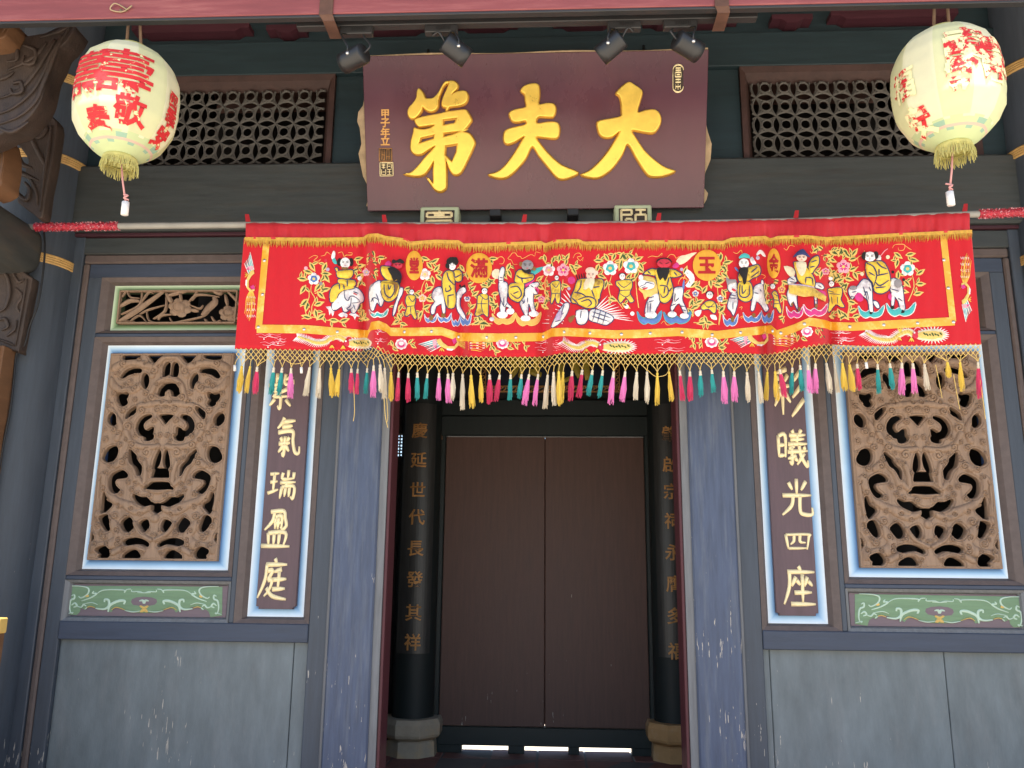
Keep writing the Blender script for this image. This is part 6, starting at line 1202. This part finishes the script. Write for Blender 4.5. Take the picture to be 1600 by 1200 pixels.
def scrib(z, lst):
    e = Em(*z)
    for (x, y, L) in lst:
        e.B('epink', [(x,y),(x+L*.2,y-8),(x+L*.35,y+8),(x+L*.5,y-10),(x+L*.56,y+8),(x+L*.46,y+6),(x+L*.6,y-4),(x+L*.8,y+6),(x+L,y-12)], 6, .0018, .001, (.4, 1, .3))
        e.B('ewhite', [(x+L*.1,y+20),(x+L*.35,y+28),(x+L*.45,y+16),(x+L*.7,y+28),(x+L*.95,y+18)], 5, .0018, .001, (.4, 1, .3)); e.E('ewhite', x+L*.3, y+44, 7, 7, .002, .002, 6)
    e.done('cloud_scroll', BAN)['kind'] = 'stuff'
scrib(Z1, [(190,965,260),(230,1045,260),(370,1010,120)]); scrib(Z2, [(85,915,140),(85,1010,140)]); scrib(Z3, [(520,1025,260),(540,1095,270),(640,1060,150)]); scrib(Z4, [(390,1020,280),(400,1100,300)]); scrib(Z5, [(1100,925,220),(1130,1000,230)]); scrib(Z6, [(10,950,170),(30,1020,180)])
spray(Z2, [[(250,1060),(300,1100)],[(420,1060),(490,1010)]], 60, [(270,1050,60),(300,1110,30),(450,1030,-40),(480,1080,30),(1230,1010,60),(1250,1060,80),(1210,1060,110),(1270,1100,60)])
spray(Z3, [[(300,1040),(440,1010)],[(60,1000),(150,1120)]], 62, [(90,1020,60),(130,1090,40),(170,1130,10),(330,1020,-30),(390,1000,20),(360,1080,60),(430,1030,80),(450,1100,70),(300,1100,20)])
spray(Z4, [[(740,970),(800,1110)],[(850,980),(870,1100)]], 62, [(740,980,60),(780,1020,100),(790,1080,70),(850,1000,100),(850,1070,110),(1070,1050,-40),(1060,1090,-20),(1100,1020,-50)])
spray(Z5, [[(740,930),(800,1000)],[(980,880),(1060,1010)]], 62, [(770,960,60),(800,1000,100),(990,940,70),(1040,920,60),(1060,990,70),(860,1010,20),(40,1060,-40),(60,1100,-20),(20,1020,60)])
# loose sequins scattered on the field
e = Em(0, 0, 1)
for (x, y, r, c) in ((512,421,3,'elilac'),(501,443,3,'egrey'),(562,435,3.5,'ewhite'),(509,407,2.5,'ered'),(979,479,3.4,'ewhite'),(988,490,3.4,'ewhite'),(889,451,2.6,'elilac'),(886,433,2.2,'ered'),(1065,421,2.8,'elilac'),(1298,435,3.4,'ewhite'),(1395,425,2.4,'eblack'),(1412,437,2.4,'eblack'),(1413,450,2.4,'ered'),(1279,395,3,'ered'),(1347,428,3,'ecream'),(478,419,3,'epink'),(776,428,8,'ecream'),(893,438,6,'emag')):
    e.E(c, x, y, r, r, .002, .003, 10)
e.done('sequins', BAN)['kind'] = 'stuff'

# net fringe and tassels
TS = [(367,'w',0),(378,'y',1),(391,'y',1),(402,'r',1),(428,'t',1),(441,'t',1),(455,'p',1.1),(471,'w',0),(484,'c',1),(500,'c',1.1),(517,'y',1.1),(530,'y',1.1),(549,'r',1),(559,'r',1),(574,'t',1),(584,'p',1.15),(594,'c',1.1),(601,'c',1.2),(611,'y',1.1),(623,'r',1),(638,'r',1.1),(652,'t',.95),(668,'t',.95),(686,'p',1.1),(700,'p',1.1),(708,'c',1.1),(723,'c',1.25),(736,'y',1.15),(751,'y',1.05),(765,'r',1.05),(781,'r',1.05),(798,'t',.95),(815,'t',.9),(827,'p',1.1),(841,'p',1.2),(856,'c',1.2),(865,'c',1.2),(873,'y',1.2),(880,'y',1.2),(894,'r',1.1),(910,'r',1.1),(926,'t',.95),(942,'t',.95),(959,'p',1.15),(977,'p',1.15),(995,'c',1.1),(1011,'c',1.1),(1027,'y',1.2),(1045,'y',1.1),(1062,'r',1.05),(1078,'r',1.0),(1094,'t',.95),(1112,'t',.85),(1130,'p',1.1),(1147,'p',1.1),(1167,'c',1.15),(1185,'c',1.15),(1199,'y',1.1),(1211,'y',1.1),(1218,'r',1),(1238,'t',.95),(1250,'t',.95),(1262,'p',1.05),(1274,'p',1.1),(1291,'c',1.15),(1304,'c',1.0),(1316,'y',1),(1327,'y',1.05),(1339,'r',1),(1353,'w',0),(1371,'t',1),(1390,'t',1),(1409,'p',1.1),(1426,'p',1.1),(1444,'c',1.0),(1480,'y',.6),(1500,'y',1.1),(1528,'r',1.3)]
mb = MB(); rows = 5; nodes = {}
NN = 152
def hemx(x): return poly(HEM, x)
top = {t[0]: hemx(t[0])+27+random.uniform(-1.5, 1.5) for t in TS}
for r_ in range(rows):
    for i in range(NN+1):
        x = 369+(1532-369)*(i+.5*(r_ % 2))/NN
        if x > 1533: continue
        y = hemx(x)-1+r_*4.6+random.uniform(-.5, .5); nodes[r_, i] = (x+random.uniform(-.5, .5), y)
def seg(a, b, r=.0017): mb.tube([a, b], r, 4, cap=False)
for (r_, i), p in nodes.items():
    for di in ((0, -1) if r_ % 2 == 0 else (0, 1)):
        q = nodes.get((r_+1, i+di))
        if q: seg(BS(*p, .004), BS(*q, .004))
for i in range(NN+1):
    q = nodes.get((rows-1, i))
    if not q: continue
    tx = min(TS, key=lambda t: abs(t[0]-q[0]))[0]
    m_ = ((q[0]*.35+tx*.65), q[1]*.5+top[tx]*.5)
    mb.tube([BS(*q, .004), BS(*m_, .004), BS(tx, top[tx], .004)], .0017, 4, cap=False)
no_ = mb.build('net_fringe', 'netgold', BAN); no_['kind'] = 'stuff'
tmesh = {}
def tasselmesh(k, v):
    mb = MB(); L = .128
    mb.lathe([(.0005, 0), (.0035, -.001), (.0065, -.004), (.007, -.012), (.0055, -.014), (.0075, -.017), (.0078, -.026), (.006, -.028)], (0, 0, 0), 10, mi=1)
    rr = random.Random(v*17+ord(k))
    for q in range(40):
        a = rr.uniform(0, 6.28); r0 = .0055*math.sqrt(rr.random())+.001; r1 = r0*rr.uniform(1.5, 2.4); l = L*rr.uniform(.84, 1.05); c, s_ = math.cos(a), math.sin(a)
        b1 = rr.uniform(-.003, .003)
        mb.tube([(r0*c, r0*s_, -.024), (r1*c+b1, r1*s_, -.024-(l-.024)*.5), (r1*c*1.05-b1, r1*s_*1.05, -l)], [.0017, .0018, .0013], 4, cap=False)
    mb.lathe([(.006, -.024), (.0095, -.05), (.0105, -.09), (.007, -.112)], (0, 0, 0), 10)
    return mb
for n_, (x, k, sc) in enumerate(TS):
    p = BS(x, top[x], .004)
    if k == 'w':
        mb = MB(); mb.tube([(p[0], p[1], p[2]), (p[0]+.002, p[1], p[2]-.028)], .007, 8); mb.build('bare_cap', 'tassel_w', BAN); continue
    v = n_ % 3
    if (k, v) not in tmesh:
        mb = tasselmesh(k, v)
        cap = MB(); thr = MB()
        for f, mi, sm_ in zip(mb.f, mb.mi, mb.sm): (cap if mi else thr).f.append(f); (cap if mi else thr).sm.append(sm_); (cap if mi else thr).mi.append(0)
        cap.v = mb.v; thr.v = mb.v
        res = []
        for nm, q, m_ in (('tassel', thr, 'tassel_'+k), ('tassel_cap', cap, 'tassel_c' if k != 'y' else 'tassel_y')):
            o = q.build(nm, m_); bm = bmesh.new(); bm.from_mesh(o.data); bmesh.ops.delete(bm, geom=[w_ for w_ in bm.verts if not w_.link_faces], context='VERTS'); bm.to_mesh(o.data); bm.free(); res.append(o.data); bpy.data.objects.remove(o)
        tmesh[k, v] = res
    o = link('tassel', tmesh[k, v][0]); o.parent = BAN; o.matrix_parent_inverse = BAN.matrix_basis.inverted()
    o.location = p; tilt = {'t': .12, 'p': .10, 'r': .06}.get(k, .03)*(1 if 760 < x < 1000 else .3)
    o.rotation_euler = (random.uniform(-.05, .05), tilt+random.uniform(-.09, .09), random.uniform(0, 6.28) if tilt < .02 else random.uniform(-.3, .3)); q_ = random.uniform(.75, .98); o.scale = (q_, q_, max(.5, sc*random.uniform(.92, 1.08)))
    c = link('tassel_cap', tmesh[k, v][1]); c.parent = o
# a few loose threads
mb = MB()
for pts in ([(552,590),(554,640),(552,658)], [(600,620),(602,650),(606,668)], [(604,620),(606,652),(604,660)], [(1462,570),(1468,600),(1472,622)], [(1222,580),(1216,610),(1212,625)], [(1490,585),(1496,620),(1500,640)], [(1528,575),(1534,610),(1540,655)], [(1012,578),(1024,588),(1040,586),(1046,576)], [(440,556),(455,568),(474,566),(478,556)]):
    mb.tube([BS(x, y, .004) for x, y in smooth(pts, 3)], .0016, 4, cap=False)
mb.build('loose_threads', 'netgold', BAN)['kind'] = 'stuff'
